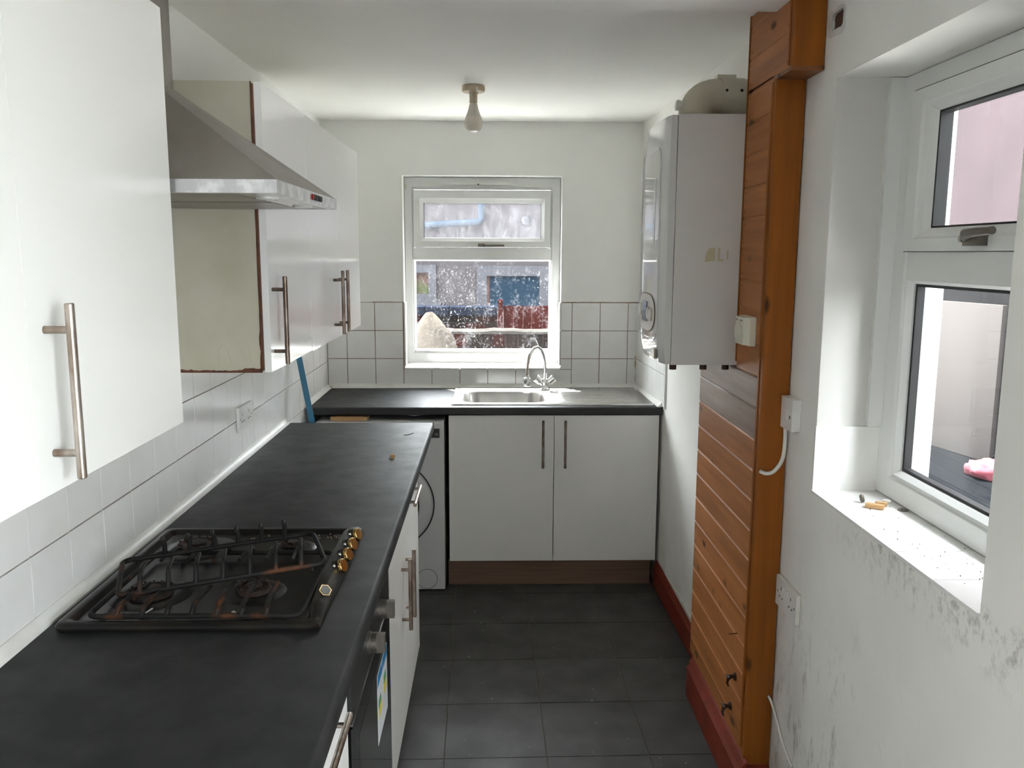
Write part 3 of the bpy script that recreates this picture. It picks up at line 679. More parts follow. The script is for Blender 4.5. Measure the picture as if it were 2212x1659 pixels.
# ------------------------------------------------------------------ hob
t = thing('gas_hob', (-.59, 1.83, .9), 'greasy black four-burner gas hob with brass knobs on the left worktop', 'hob')
HX0, HX1, HYa, HYb = -.842, -.335, 1.536, 2.118
def rl(i, z, r=.022): return [(x, y, z) for x, y in rrect(HX0+i, HX1-i, HYa+i, HYb-i, max(r-i*.3, .006), 5)]
bm = bmesh.new(); loops(bm, [rl(.010, .9005), rl(.002, .903), rl(0, .910), rl(.004, .9165), rl(.014, .919), rl(.024, .9165), rl(.030, .9095), rl(.034, .9085)])
pl = finish('plate', bm, M_hob, t, smooth=50)
bm = bmesh.new(); secs = []; n = 22
for k in range(n+1):
    f = k/n; y = HYa+.012+(HYb-HYa-.014)*f; hgt = math.sin(PI*min(1, .10+.9*f)**.9)**.5 if f < 1 else 0
    e = min(1, f/.10, (1-f)/.18+.25); e = max(e, .12)
    wd = .038*(.55+.45*min(1, f/.35))
    secs.append([(HX1+.003-wd-.006, y, .910), (HX1+.002-wd, y, .912+.020*e), (HX1-.012, y, .914+.019*e), (HX1+.0005, y, .910+.008*e), (HX1+.003, y, .903), (HX1-.02, y, .902)])
loops(bm, secs, True, True); stp = finish('control_strip', bm, M_hob, t, smooth=50)
kn_ax = Vector((.90, -.30, .30)).normalized()
for y in (1.812, 1.884, 1.952, 2.024):
    bm = bmesh.new(); o_ = Vector((HX1-.012, y, .926)); lathe(bm, [(.017, -.004), (.0165, .004), (.012, .006), (.011, .012)], o_, kn_ax, 20); kb = finish('knob', bm, M_black, t)
    bm = bmesh.new(); lathe(bm, [(.0135, .010), (.0160, .011), (.0160, .017), (.0140, .0195)], o_, kn_ax, 24); finish('knob_cap', bm, M_brass, kb)
    bm = bmesh.new(); bmesh.ops.create_uvsphere(bm, u_segments=12, v_segments=8, radius=.0042, matrix=Matrix.Translation((HX1-.014, y-.024, .937))); finish('ignition_button', bm, M_chrome, t)
bm = bmesh.new(); q = Vector((HX1-.0085, 1.662, .9335)); uu = Vector((0, 1, 0)); vv = Vector((.86, 0, -.5)).normalized(); nn = uu.cross(vv).normalized()
if nn.z < 0: nn = -nn
for sc, h_, mt_, nm in ((1, .0008, M_brass, 'badge'), (.82, .0014, M_black, 'badge')):
    bm = bmesh.new(); poly = [(-.026, 0), (-.014, -.012), (.014, -.012), (.026, 0), (.014, .012), (-.014, .012)]
    loops(bm, [[tuple(q+uu*a*sc+vv*b*sc) for a, b in poly], [tuple(q+uu*a*sc+vv*b*sc+nn*h_) for a, b in poly]], True, True)
    if nm == 'badge' and sc == 1: bd = finish('badge', bm, M_brass, t, smooth=0)
    else: finish('badge_face', bm, mt_, bd, smooth=0)
for bx, by, r in ((-.505, 1.715, .036), (-.715, 1.70, .044), (-.485, 1.985, .030), (-.715, 1.985, .048)):
    bm = bmesh.new(); lathe(bm, [(r*1.9, .0002), (r*1.7, .003), (r*1.25, .005), (r*1.1, .004)], (bx, by, .908), n=28); bs = finish('burner_dish', bm, M_hob, t)
    bm = bmesh.new(); lathe(bm, [(r, .003), (r*.98, .014), (r*.8, .016), (r*.78, .012), (r*.5, .012), (r*.45, .019), (.002, .020)], (bx, by, .908), n=28); bc = finish('burner', bm, M_burner, t)
    bm = bmesh.new()
    for k in range(14):
        a = 2*PI*k/14; c_, s_ = math.cos(a), math.sin(a)
        tube(bm, [(bx+r*.84*c_, by+r*.84*s_, .922), (bx+r*.9*c_, by+r*.9*s_, .927+random.uniform(-.001, .003))], .0022, 5)
    finish('flame_ports', bm, M_burner, bc)
bm = bmesh.new()
for k in range(34):
    a, b_ = random.choice(((-.43, 2.04), (-.76, 1.60), (-.6, 2.05), (-.40, 2.06)));
    bmesh.ops.create_icosphere(bm, subdivisions=1, radius=random.uniform(.0012, .003), matrix=Matrix.Translation((a+random.gauss(0, .02), b_+random.gauss(0, .015), .9095)))
o = finish('burnt_crumbs', bm, P('crumbs', (.22, .13, .08), (.45, .38, .3), 90, rough=.9), t); o['kind'] = 'stuff'

def pan_support(name, label, Mx, Lx, Ly, near, far, zb=0):
    """frame Lx by Ly lying in local xy; near / far: lists of (x, length, rise, lean)"""
    org = Mx @ Vector((0, 0, 0)); t = thing(name, tuple(org), label, 'pan support')
    def Q(p): return tuple(Mx @ Vector(p))
    bm = bmesh.new(); tube(bm, [Q((x, y, 0)) for x, y in rrect(-Lx/2, Lx/2, -Ly/2, Ly/2,   .020, 5)], .0056, 10, closed=True); finish('frame', bm, M_grate, t)
    for s, lst in ((-1, near), (1, far)):
        for x, ln, rise, lean in lst:
            y0 = s*Ly/2; y1 = y0-s*ln
            pts = [(x, y0, 0), (x+.002, y0-s*.004, rise*.55), (x+lean*.25, y0-s*ln*.16, rise*.92), (x+lean*.5, y0-s*ln*.45, rise), (x+lean, y1, rise*.96)]
            bm = bmesh.new(); tube(bm, [Q(p) for p in pts], [.0056, .0054, .005, .005, .0042], 8); finish('finger', bm, M_grate, t)
    for x in (-Lx/2+.03, Lx/2-.03):
        for s in (-1, 1):
            bm = bmesh.new(); tube(bm, [Q((x, s*Ly/2, 0)), Q((x, s*(Ly/2), -.012))], .0042, 8); finish('foot', bm, M_grate, t)
    return t
MA = Matrix.Translation((-.578, 1.738, .9235))
pan_support('pan_support', 'rusty black pan support lying flat on the near half of the gas hob', MA, .412, .350,
            [(-.15+k*.048, .12-.02*(k == 3), .020, .006-(k-3)*.004) for k in range(7)], [(-.15+k*.055, .10, .020, (k-3)*.003) for k in range(6)])
MB_ = Matrix.Translation((-.585, 1.772, .9545)) @ Matrix.Rotation(math.radians(20), 4, 'Z') @ Matrix.Rotation(math.radians(-2.0), 4, 'Y') @ Matrix.Rotation(math.radians(2), 4, 'X')
pan_support('pan_support', 'rusty pan support knocked askew on top of the other one', MB_, .412, .190,
            [(-.165+k*.053, .080, .034, .012) for k in range(7)], [(-.12+k*.052, .030, .044, -.003) for k in range(6)])

# small things on the worktop and hob
def crumb(name, label, cat, loc, r, mat, group=None):
    bm = bmesh.new(); bmesh.ops.create_icosphere(bm, subdivisions=2, radius=r, matrix=Matrix.Translation(loc))
    for v_ in bm.verts: v_.co += Vector((random.uniform(-1, 1), random.uniform(-1, 1), random.uniform(-.6, .6)))*r*.25
    return tag(finish(name, bm, mat), label, cat, group)
bm = bmesh.new(); tube(bm, [(-.690, 1.592, .9125), (-.684, 1.606, .915), (-.682, 1.622, .9135)], .0016, 6); bmesh.ops.create_icosphere(bm, subdivisions=2, radius=.0045, matrix=Matrix.Translation((-.690, 1.590, .9133)))
tag(finish('matchstick', bm, M_sock), 'tiny white matchstick lying by the near left fingers of the hob', 'match')
crumb('pellet', 'small white pellet by the middle near finger of the hob', 'pellet', (-.514, 1.602, .9125), .0042, M_sock)
bm = bmesh.new(); lathe(bm, [(.0075, 0), (.0075, .004), (.004, .006), (.0035, .022), (.001, .024)], (-.350, 2.925, .9075), (-.55, .8, -.05), 12)
tag(finish('screw', bm, M_brass), 'brass screw lying on the far end of the left worktop', 'screw')
bm = bmesh.new(); tube(bm, [(-.352, 3.312, .9015), (-.34, 3.312, .902), (-.328, 3.325, .902), (-.318, 3.352, .9015)], .0013, 6)
tag(finish('wire_scrap', bm, M_black), 'short thin dark wire on the worktop near its far corner', 'wire')

# ------------------------------------------------------------------ oven
t = thing('oven', (-.55, 1.82, .12), 'black built-in oven under the hob with two pewter knobs', 'oven')
OX, OY0, OY1 = -.272, 1.522, 2.122
box('body', -.84, OX-.022, OY0+.02, OY1-.02, .13, .855, M_black, t, bevel=0)
fp = box('fascia', OX-.022, OX, OY0, OY1, .716, .858, M_ovpanel, t, bevel=.002)
box('fascia_trim', OX-.02, OX+.0012, OY0+.002, OY1-.002, .7105, .7145, P('chrome line', (.5, .48, .45), rough=.3, metal=1), t, bevel=0)
dr = box('door', OX-.022, OX, OY0, OY1, .150, .706, M_ovglass, t, bevel=.002)
box('door_window', OX-.001, OX+.0006, OY0+.085, OY1-.085, .24, .645, P('smoked window', (.022, .024, .020), rough=.08), dr, bevel=0)
for y in (1.762, 1.940):
    bm = bmesh.new(); lathe(bm, [(.0245, 0), (.0245, .004), (.0225, .006), (.0225, .018), (.0205, .020)], (OX, y, .770), (1, 0, 0), 32); k_ = finish('knob', bm, M_knob, t)
    bm = bmesh.new(); B(bm, OX+.017, OX+.036, y-.0085, y+.0085, .770-.0205, .770+.0205); finish('knob_grip', bm, M_knob, k_, bevel=.004, seg=2)
el = box('energy_label', OX+.0002, OX+.001, 1.868, 2.048, .455, .632, P('label paper', (.72, .75, .78), rough=.45), dr, bevel=0)
M_lb = P('label blue', (.03, .22, .46), rough=.45); M_lg = P('label green', (.06, .28, .10), rough=.45); M_ly = P('label yellow', (.78, .66, .08), rough=.45)
for a, b_, c_, d_, mm in ((1.87, 1.955, .600, .630, M_lb), (1.962, 2.046, .600, .630, M_lb), (1.883, 1.925, .552, .562, M_lg), (1.883, 1.930, .540, .550, M_lg), (1.883, 1.938, .515, .538, M_ly), (1.978, 2.015, .566, .576, M_lg), (1.978, 2.022, .553, .564, M_lg), (1.978, 2.028, .526, .551, M_ly)):
    box('print_block', OX+.0008, OX+.0013, a, b_, c_, d_, mm, el, bevel=0)

# ------------------------------------------------------------------ pine boxing
t = thing('pine_boxing', (.78, 2.6, 0), 'varnished pine boarded boxing with a step at the top, on the right wall', 'panelling')
XP, YN, YFL, YFU = .745, 2.300, 2.965, 2.532
zs = [.145-.0899*0]+[.208+.0893*k for k in range(0, 24)]
zs = [z_ for z_ in zs if z_ < 2.29]+[2.2955]
for k in range(len(zs)-1):
    za, zb = zs[k], zs[k+1]; zm = (za+zb)/2
    far = YFL if zb < 1.30 else YFU
    near = 2.188 if za > 2.06 else YN
    mt_ = W_old if 1.10 < zm < 1.30 else W_y
    bm = bmesh.new(); g = .0016
    pts = [(XP+.012, za), (XP+.003, za), (XP, za+.003+g), (XP, zb-.003-g), (XP+.003, zb), (XP+.012, zb)]
    if za < 2.085 < zb:   # notched board at the step
        prism(bm, [(XP+.012, za), (XP+.003, za), (XP, za+.003+g), (XP, 2.085), (XP+.012, 2.085)], 1, YN, far)
        prism(bm, [(XP+.012, 2.085), (XP, 2.085), (XP, zb-.003-g), (XP+.003, zb), (XP+.012, zb)], 1, 2.188, far)
    else: prism(bm, pts, 1, near, far)
    finish('plank', bm, mt_, t, smooth=0)
    for yy in (near+.022, far-.02):
        if zb-za > .05:
            bm = bmesh.new()
            for zz in (za+.018, zb-.018): lathe(bm, [(.0022, 0), (.0022, .0008)], (XP+.0003, yy, zz), (-1, 0, 0), 8)
            finish('nail_heads', bm, M_iron, t, smooth=0)
box('face_board', XP-.001, XR-.004, YN-.019, YN, .125, 2.086, W_z, t, bevel=.002)
box('face_board', XP-.001, XR-.002, 2.169, 2.188, 2.083, 2.2485, W_z, t, bevel=.002)
box('soffit_board', XP-.003, XR-.002, 2.166, YN+.002, 2.073, 2.0835, W_x, t, bevel=.002)
box('edge_lath', XP-.004, XP, YN+.001, YN+.014, .17, 2.07, W_z, t, bevel=.001)
box('edge_lath', XP-.004, XP, 2.189, 2.197, 2.09, 2.245, W_z, t, bevel=.001)
box('edge_lath', XP-.003, XP+.01, YFU-.001, YFU+.006, 1.30, 2.295, W_z, t, bevel=.001)
box('back_frame', XP+.012, XR-.001, YN+.002, YFU-.01, .0, 2.295, M_edge, t, bevel=0)
box('back_frame', XP+.012, XR-.001, YFU-.01, YFL-.008, .0, 1.285, M_edge, t, bevel=0)
for (yy, zz) in ((2.395, .345), (2.43, .228)):
    bm = bmesh.new(); tube(bm, [(XP+.004, yy, zz), (XP-.022, yy, zz)], .006, 10); lathe(bm, [(.013, 0), (.012, .004), (.007, .007)], (XP, yy, zz), (-1, 0, 0), 14)
    tube(bm, [(XP-.02, yy, zz), (XP-.026, yy-.004, zz-.018), (XP-.022, yy-.006, zz-.03)], [.006, .004, .002], 8); tube(bm, [(XP-.022, yy-.016, zz+.002), (XP-.022, yy+.016, zz-.002)], .004, 8)
    finish('broken_pipe_clip', bm, M_iron, t)
bm = bmesh.new(); tube(bm, [(XP+.002, 2.393, .486), (XP-.028, 2.388, .486)], .0016, 6); finish('bent_nail', bm, M_iron, t)

# thermostat
t = thing('room_thermostat', (.73, 2.41, 1.364), 'cream dial thermostat fixed to the pine boards beside the boiler', 'thermostat')
box('back_plate', .727, XP-.0005, 2.356, 2.460, 1.364, 1.446, M_plastic, t, bevel=.002)
bm = bmesh.new(); prism(bm, [(.728, 2.358), (.714, 2.375), (.712, 2.445), (.728, 2.459)], 2, 1.366, 1.444); cv = finish('cover', bm, M_plastic, t, smooth=0, bevel=.002)
bm = bmesh.new(); lathe(bm, [(.030, 0), (.030, .003), (.027, .0045)], (.7135, 2.418, 1.400), (-1, 0, .0), 32); finish('dial', bm, M_plastic, t)
for ya, yb in ((2.384, 2.404), (2.428, 2.442)): box('print', .7118, .7126, ya, yb, 1.4325, 1.4365, M_knob, cv, bevel=0)

# ------------------------------------------------------------------ boiler and flue
t = thing('boiler', (.65, 2.74, 1.285), 'white wall-hung gas boiler right of the window', 'boiler')
BY0, BY1, BZ0, BZ1 = 2.538, 2.945, 1.287, 2.026
box('casing', .545, XR-.001, BY0, BY1, BZ0, BZ1, M_boiler, t, bevel=.004)
box('seam', .543, .5455, BY0+.002, BY1-.002, BZ0+.002, BZ1-.004, M_dark, t, bevel=0)
# bulged front cover: profile over depth(y) and rounded top/bottom corners
bm = bmesh.new(); rows = []; nY, nZ = 14, 10
prof = []
for k in range(nY+1):
    f = k/nY; y = BY0+(BY1-BY0)*f; b_ = 1-abs(2*f-1)**3
    prof.append((y, .523-.014*b_-.006*(abs(2*f-1) < .9)))
def xs_at(z): 
    e = min(1, (z-BZ0)/.06, (BZ1-z)/.10); e = max(e, 0); return (1-(1-e)**2)
zl = [BZ0+.002, BZ0+.008, BZ0+.025, BZ0+.06, BZ0+.2, BZ0+.38, BZ1-.2, BZ1-.10, BZ1-.05, BZ1-.015, BZ1-.003]
L = []
for z_ in zl:
    k_ = xs_at(z_); L.append([(.5435, BY0+.001, z_)]+[(.5435+(x-.5435)*(.70+.30*k_), y, z_) for y, x in prof]+[(.5435, BY1-.001, z_)])
loops(bm, L, True, True); fc = finish('front_cover', bm, M_boilgloss, t, smooth=55)
# recessed centre panel line and control panel (on the front, facing left)
bm = bmesh.new(); rp = rrect(BY0+.055, BY1-.055, BZ0+.07, BZ1-.09, .03, 5)
def fx(y): 
    f = (y-BY0)/(BY1-BY0); return .523-.014*(1-abs(2*f-1)**3)-.006
tube(bm, [(fx(y)-.0006, y, z_) for y, z_ in rp], .0026, 8, closed=True); finish('panel_bead', bm, M_boilgloss, fc)
cpn = []; yc, zc_ = (BY0+BY1)/2, 1.436
for k in range(36):
    a = 2*PI*k/36; cpn.append((yc+.130*math.copysign(abs(math.cos(a))**.55, math.cos(a)), zc_+.060*math.copysign(abs(math.sin(a))**.9, math.sin(a))))
bm = bmesh.new(); loops(bm, [[(fx(y)+.001, y, z_) for y, z_ in cpn], [(fx(y)-.003, yc+(y-yc)*.99, zc_+(z_-zc_)*.97) for y, z_ in cpn]], False, True); cpo = finish('control_panel', bm, M_boilpanel, fc, smooth=30)
bm = bmesh.new(); tube(bm, [(fx(y)-.0005, y, z_) for y, z_ in cpn], .0022, 6, closed=True); finish('panel_rim', bm, M_brass if False else P('bronze rim', (.16, .10, .06), rough=.35, metal=.6), fc)
bm = bmesh.new(); B(bm, fx(yc)-.0065, fx(yc)-.001, yc-.030, yc+.045, 1.407, 1.470); finish('display', bm, P('lcd grey', (.30, .33, .37), rough=.12), fc, bevel=.001)
for yy, zz, rr in ((yc+.085, 1.440, .020), (yc-.055, 1.435, .020), (yc-.090, 1.432, .020)):
    bm = bmesh.new(); lathe(bm, [(rr, 0), (rr, .004), (rr*.8, .0065)], (fx(yy)-.002, yy, zz), (-1, 0, 0), 24); finish('control_knob', bm, M_boilpanel, fc)
bm = bmesh.new(); B(bm, fx(BY0+.10)-.0012, fx(BY0+.10)+.004, BY0+.105, BY0+.225, 1.62, 1.85); finish('instruction_label', bm, M_applw, fc)
bm = bmesh.new(); B(bm, fx(BY0+.09)-.004, fx(BY0+.09)+.006, BY0+.045, BY0+.085, BZ0+.014, BZ0+.044); finish('latch', bm, M_knob, fc, bevel=.002)
for pts in ([(.637, 1.598), (.668, 1.602), (.668, 1.640), (.650, 1.640), (.640, 1.625)], [(.676, 1.60), (.694, 1.60), (.694, 1.606), (.683, 1.607), (.683, 1.64), (.676, 1.64)], [(.703, 1.605), (.708, 1.605), (.708, 1.632), (.703, 1.632)]):
    bm = bmesh.new(); prism(bm, pts, 1, BY0-.0005, BY0+.001); finish('adhesive_residue', bm, P('yellow glue', (.47, .43, .29), rough=.55), t, smooth=0)
for xx in (.565, .66, .73): bm = bmesh.new(); lathe(bm, [(.011, 0), (.011, .03)], (xx, 2.60, BZ0-.022), n=14); finish('pipe_stub', bm, M_iron, t)
t = thing('boiler_flue', (.64, 2.73, 2.026), 'cream elbow flue pipe rising from the boiler into the wall', 'flue')
FYc, fr_ = 2.735, .052
arc = [(.637, FYc, 2.028), (.637, FYc, 2.050)]+[(.637+.060*(1-math.cos(a)), FYc, 2.050+.060*math.sin(a)) for a in [PI/2*k/8 for k in range(1, 9)]]+[(.745, FYc, 2.110), (XR+.002, FYc, 2.110)]
bm = bmesh.new(); tube(bm, arc, fr_, 28); el_ = finish('elbow', bm, M_flue, t, smooth=60)
bm = bmesh.new(); lathe(bm, [(.066, 0), (.066, .006), (.054, .010)], (.637, FYc, 2.0265), n=28); finish('base_flange', bm, M_flue, t)
bm = bmesh.new(); tube(bm, [(.712, FYc, 2.110), (.785, FYc, 2.110)], fr_+.0022, 28); cl_ = finish('joint_collar', bm, M_flue, t, smooth=60)
for xx in (.722, .768): bm = bmesh.new(); lathe(bm, [(.0045, 0), (.004, .003)], (xx, FYc-fr_-.001, 2.119), (0, -1, 0), 10); finish('screw', bm, M_iron, cl_)
box('bracket', .700, .758, FYc-.02, FYc+.02, 2.160, 2.172, M_plastic, t, bevel=.002)
bm = bmesh.new(); lathe(bm, [(.010, 0), (.010, .012), (.016, .013), (.016, .024), (.012, .027)], (.600, FYc-.01, 2.078), (-1, 0, .12), 18); finish('test_point_cap', bm, M_sock, t)

# ------------------------------------------------------------------ light fitting
t = thing('ceiling_light', (-.076, 3.60, 2.297), 'bare white bulb in an aged batten holder on the ceiling', 'light fitting')
LC = (-.076, 3.60, 2.2965)
bm = bmesh.new(); lathe(bm, [(.046, 0), (.047, -.010), (.046, -.022), (.040, -.025)], LC, n=8 if False else 28); finish('rose', bm, M_rose, t)
bm = bmesh.new(); lathe(bm, [(.022, -.024), (.017, -.032), (.0165, -.060), (.0175, -.064), (.0160, -.066)], LC, n=22); finish('lamp_holder', bm, M_rose, t)
bm = bmesh.new(); lathe(bm, [(.0135, -.062), (.0135, -.068), (.017, -.073), (.020, -.088), (.026, -.106), (.0325, -.122)], LC, n=26); bb = finish('bulb', bm, M_bulbn, t)
bm = bmesh.new(); lathe(bm, [(.0325, -.122), (.036, -.132), (.0375, -.145), (.0355, -.160), (.029, -.172), (.018, -.180), (.002, -.183)], LC, n=26); finish('bulb_dome', bm, M_bulb, bb)
box('switch_tab', LC[0]+.012, LC[0]+.019, LC[1]-.045, LC[1]-.038, LC[2]-.026, LC[2]-.010, M_sock, t, bevel=.001)

# ------------------------------------------------------------------ sockets, cables
def socket(name, label, ax, c, w, h_, face, dirt=None):
    """double socket on a wall normal to x; face=+1 faces +x, -1 faces -x ; c = (x,y,z)"""
    t = thing(name, c, label, 'socket'); x, y, z_ = c
    def bx(n, d0, d1, a0, a1, b0, b1, m_, p_, bv=.001): return box(n, min(x+face*d0, x+face*d1), max(x+face*d0, x+face*d1), y+a0, y+a1, z_+b0, z_+b1, m_, p_, bevel=bv)
    pl_ = bx('plate', .0005, .011, -w/2, w/2, -h_/2, h_/2, M_sock, t, .0025)
    for s in (-1, 1):
        cyy = s*w*.235
        bx('pin_slot', .0105, .0114, cyy-.0018, cyy+.0018, .010, .020, M_dark, pl_, 0)
        for q in (-1, 1): bx('pin_slot', .0105, .0114, cyy+q*.011-.004, cyy+q*.011+.004, -.012, -.008, M_dark, pl_, 0)
        bx('rocker', .011, .0145, cyy*.22-.006+s*.004, cyy*.22+.006+s*.004, .010, .028, M_sock, t, .002)
        bx('screw', .0105, .0115, s*w*.41-.003, s*w*.41+.003, -.003, .003, M_knob, pl_, 0)
    return t
socket('double_socket', 'white double socket on the tiles above the left worktop', 0, (XL+.0085, 2.955, 1.047), .158, .086, 1)
s_ = socket('double_socket', 'grubby white double socket low on the stained right wall', 0, (XR-.0005, 2.198, .677), .160, .086, -1)
box('fixing_box', XR-.0008, XR, 2.115, 2.2795, .632, .722, M_plastic, s_, bevel=0)
t = thing('fused_spur', (XR, 2.25, 1.193), 'white fused switch beside the pine boxing with a cable below', 'switch')
box('plate', XR-.024, XR-.0005, 2.193, 2.279, 1.150, 1.237, M_sock, t, bevel=.003)
box('rocker', XR-.028, XR-.024, 2.228, 2.246, 1.178, 1.206, M_sock, t, bevel=.002)
box('fuse_carrier', XR-.0255, XR-.024, 2.206, 2.212, 1.184, 1.192, M_knob, t, bevel=0)
def cable(name, label, pts, r, sub=6):
    P_ = [Vector(p) for p in pts]; out = []
    for i in range(len(P_)-1):
        p0, p1, p2, p3 = P_[max(i-1, 0)], P_[i], P_[i+1], P_[min(i+2, len(P_)-1)]
        for k in range(sub):
            u = k/sub; out.append(.5*((2*p1)+(-p0+p2)*u+(2*p0-5*p1+4*p2-p3)*u*u+(-p0+3*p1-3*p2+p3)*u**3))
    out.append(P_[-1]); return tag(finish(name, tube(bmesh.new(), out, r, 10), M_cable), label, 'cable')
cable('cable', 'white cable looping from the fused switch into the pine board', [(XR-.012, 2.272, 1.152), (XR-.012, 2.268, 1.11), (.806, 2.262, 1.060), (.785, 2.262, 1.026), (.765, 2.270, 1.017), (.750, 2.279, 1.022)], .0055)
cable('cable', 'thin white cable trailing down the right wall at the foot of the boxing', [(.808, 2.278, .345), (.812, 2.262, .335), (XR-.006, 2.235, .30), (XR-.005, 2.185, .262), (XR-.005, 2.13, .243), (XR-.005, 2.095, .238)], .0035)

# blue pole in the corner
bm = bmesh.new(); d = Vector((.062, -.10, -1.13)); a = Vector((-.870, 3.70, 1.300)); b_ = Vector((-.632, 3.600, .012))
u = Vector((1, .2, 0)).normalized(); v_ = (b_-a).normalized().cross(u).normalized(); u = v_.cross((b_-a).normalized())
hw, hd = .0125, .008
ring = lambda c_: [tuple(c_+u*hw*sx_+v_*hd*sy_) for sx_, sy_ in ((1, 1), (-1, 1), (-1, -1), (1, -1))]
loops(bm, [ring(a), ring(b_)], True, True)
tag(finish('blue_pole', bm, M_blue, bevel=.002), 'flat blue plastic pole leaning in the corner between the two worktops', 'pole')

# bits on the right window sill
zS = WR[2]+.0022
def sbox(name, label, cat, cx, cyy, rot, lx, ly, lz, mat):
    bm = B(bmesh.new(), -lx/2, lx/2, -ly/2, ly/2, 0, lz); bmesh.ops.transform(bm, matrix=Matrix.Translation((cx, cyy, zS)) @ Matrix.Rotation(rot, 4, 'Z'), verts=bm.verts)
    return tag(finish(name, bm, mat, bevel=.0012), label, cat)
sbox('wood_offcut', 'larger bare wood offcut on the tiled sill of the right window', 'wood', .913, 1.922, -.55, .042, .016, .010, M_pine)
sbox('wood_offcut', 'smaller wood chip behind the larger one on the right window sill', 'wood', .938, 1.942, -.3, .026, .011, .009, M_pine)
bm = bmesh.new(); lathe(bm, [(.004, 0), (.0055, .004), (.0055, .016), (.003, .019)], (.905, 1.968, zS+.001), (-.25, .1, .95), 10); tag(finish('wall_plug', bm, M_knob), 'grey wall plug standing by the wood offcuts on the right window sill', 'plug')
bm = bmesh.new(); lathe(bm, [(.006, 0), (.006, .014), (.003, .018)], (.948, 1.957, zS+.006), (.8, -.5, .1), 10); tag(finish('plaster_lump', bm, M_reveal), 'small white plaster lump against the wood offcuts on the sill', 'debris')
bm = bmesh.new(); lathe(bm, [(.012, 0), (.012, .0018), (.005, .0018), (.005, 0)], (.974, 1.905, zS), n=24, cap=False); tag(finish('metal_washer', bm, M_knob), 'flat grey metal washer at the frame edge of the right window sill', 'washer')
bm = bmesh.new()
for k in range(46):
    bmesh.ops.create_icosphere(bm, subdivisions=1, radius=random.uniform(.0005, .0014), matrix=Matrix.Translation((random.uniform(.85, .975), random.uniform(1.45, 1.98), zS)))
tag(finish('sill_grit', bm, P('brown grit', (.16, .09, .06), rough=.9)), 'scattered brown grit on the tiled sill of the right window', 'grit', kind='stuff')
bm = bmesh.new()
for k in range(60):
    bmesh.ops.create_icosphere(bm, subdivisions=1, radius=random.uniform(.0008, .0022), matrix=Matrix.Translation((random.uniform(-.2, .7), random.uniform(2.2, 3.9), .0012)))
tag(finish('floor_grit', bm, M_reveal), 'scattered pale plaster grit on the dark floor', 'grit', kind='stuff')

# ------------------------------------------------------------------ outdoors, behind the back window
M_render = P('pebbledash render', (0.0292, 0.0265, 0.0274), (0.0223, 0.0205, 0.0215), 30, rough=.95, spec=0, bmp=.5, bscale=40)  # outdoor colours darkened well below life so daylight does not burn out
M_extw = P('darkened exterior white', (0.0321, 0.0321, 0.0357), rough=.7, spec=0)
M_exbr = P('red brick', (0.0138, 0.0032, 0.0022), (0.0085, 0.0032, 0.0024), 3, rough=.95, spec=0)
M_exbr2 = P('sooty brick', (0.0053, 0.0042, 0.0038), (0.0090, 0.0050, 0.0038), 4, rough=.95, spec=0)
M_cop = P('blue coping brick', (0.0048, 0.0061, 0.0107), (0.0069, 0.0085, 0.0127), 6, rough=.6, spec=0)
M_fence = P('red cedar board', (0.0214, 0.0026, 0.0016), (0.0157, 0.0022, 0.0014), 6, rough=.8, spec=0, stretch=(1, 1, .2))
M_mort = P('darkened mortar', (0.0276, 0.0255, 0.0234), (0.0180, 0.0164, 0.0149), 10, rough=.95, spec=0)
M_slate = P('slate paving', (0.0035, 0.0039, 0.0047), (0.0057, 0.0061, 0.0069), 6, rough=.7, spec=0)
M_pinkw = P('pink render', (0.0371, 0.0292, 0.0311), (0.0334, 0.0270, 0.0287), 2, rough=.9, spec=0, bmp=.2, bscale=60)
M_greyw = P('grey render', (0.0127, 0.0125, 0.0129), (0.0090, 0.0090, 0.0096), 14, rough=.95, spec=0)
g_ = st(box('ground', -8, 12, 4.83, 16, -.30, -.02, P('grey concrete', (.31, .305, .295), (.25, .245, .235), 3, rough=.9), bevel=0), 'concrete yard outside the back window, made pale to bounce sunlight onto the ceiling', 'ground')  # yard ground made pale so sunlight bounces up through the back window
yard = st(box('ground', 1.13, 12, 2.6, 4.829, -.30, -.021, M_slate, bevel=0), 'dark side yard beyond the right window', 'ground')
box('added_shade_pier', XR+.301, XR+.95, .72, 1.02, -.02, 2.49, M_render, wr, bevel=0)  # unseen pier added to block oblique sky from the window reveal
box('added_shade_eaves', XR+.301, XR+.60, 1.02, 4.8, 2.36, 2.49, M_render, wr, bevel=0)  # unseen eaves added to cut high skylight at the right window
st(box('wall_upper_added', -4, XR+.30, -7, 4.82, ZC+.2, 6.0, M_render, bevel=0), 'unseen rendered upper storey, added above the kitchen to shade the yard', 'wall')  # storey out of view, added to shade the yard and facing house
st(box('ground', 1.13, 12, -6, 2.599, -.30, -.021, P('pale concrete', (.40, .39, .37), (.33, .32, .30), 3, rough=.9), bevel=0), 'unseen concrete ground outside the added side door, made pale to bounce daylight in', 'ground')  # ground out of view, made pale to bounce light through the added door
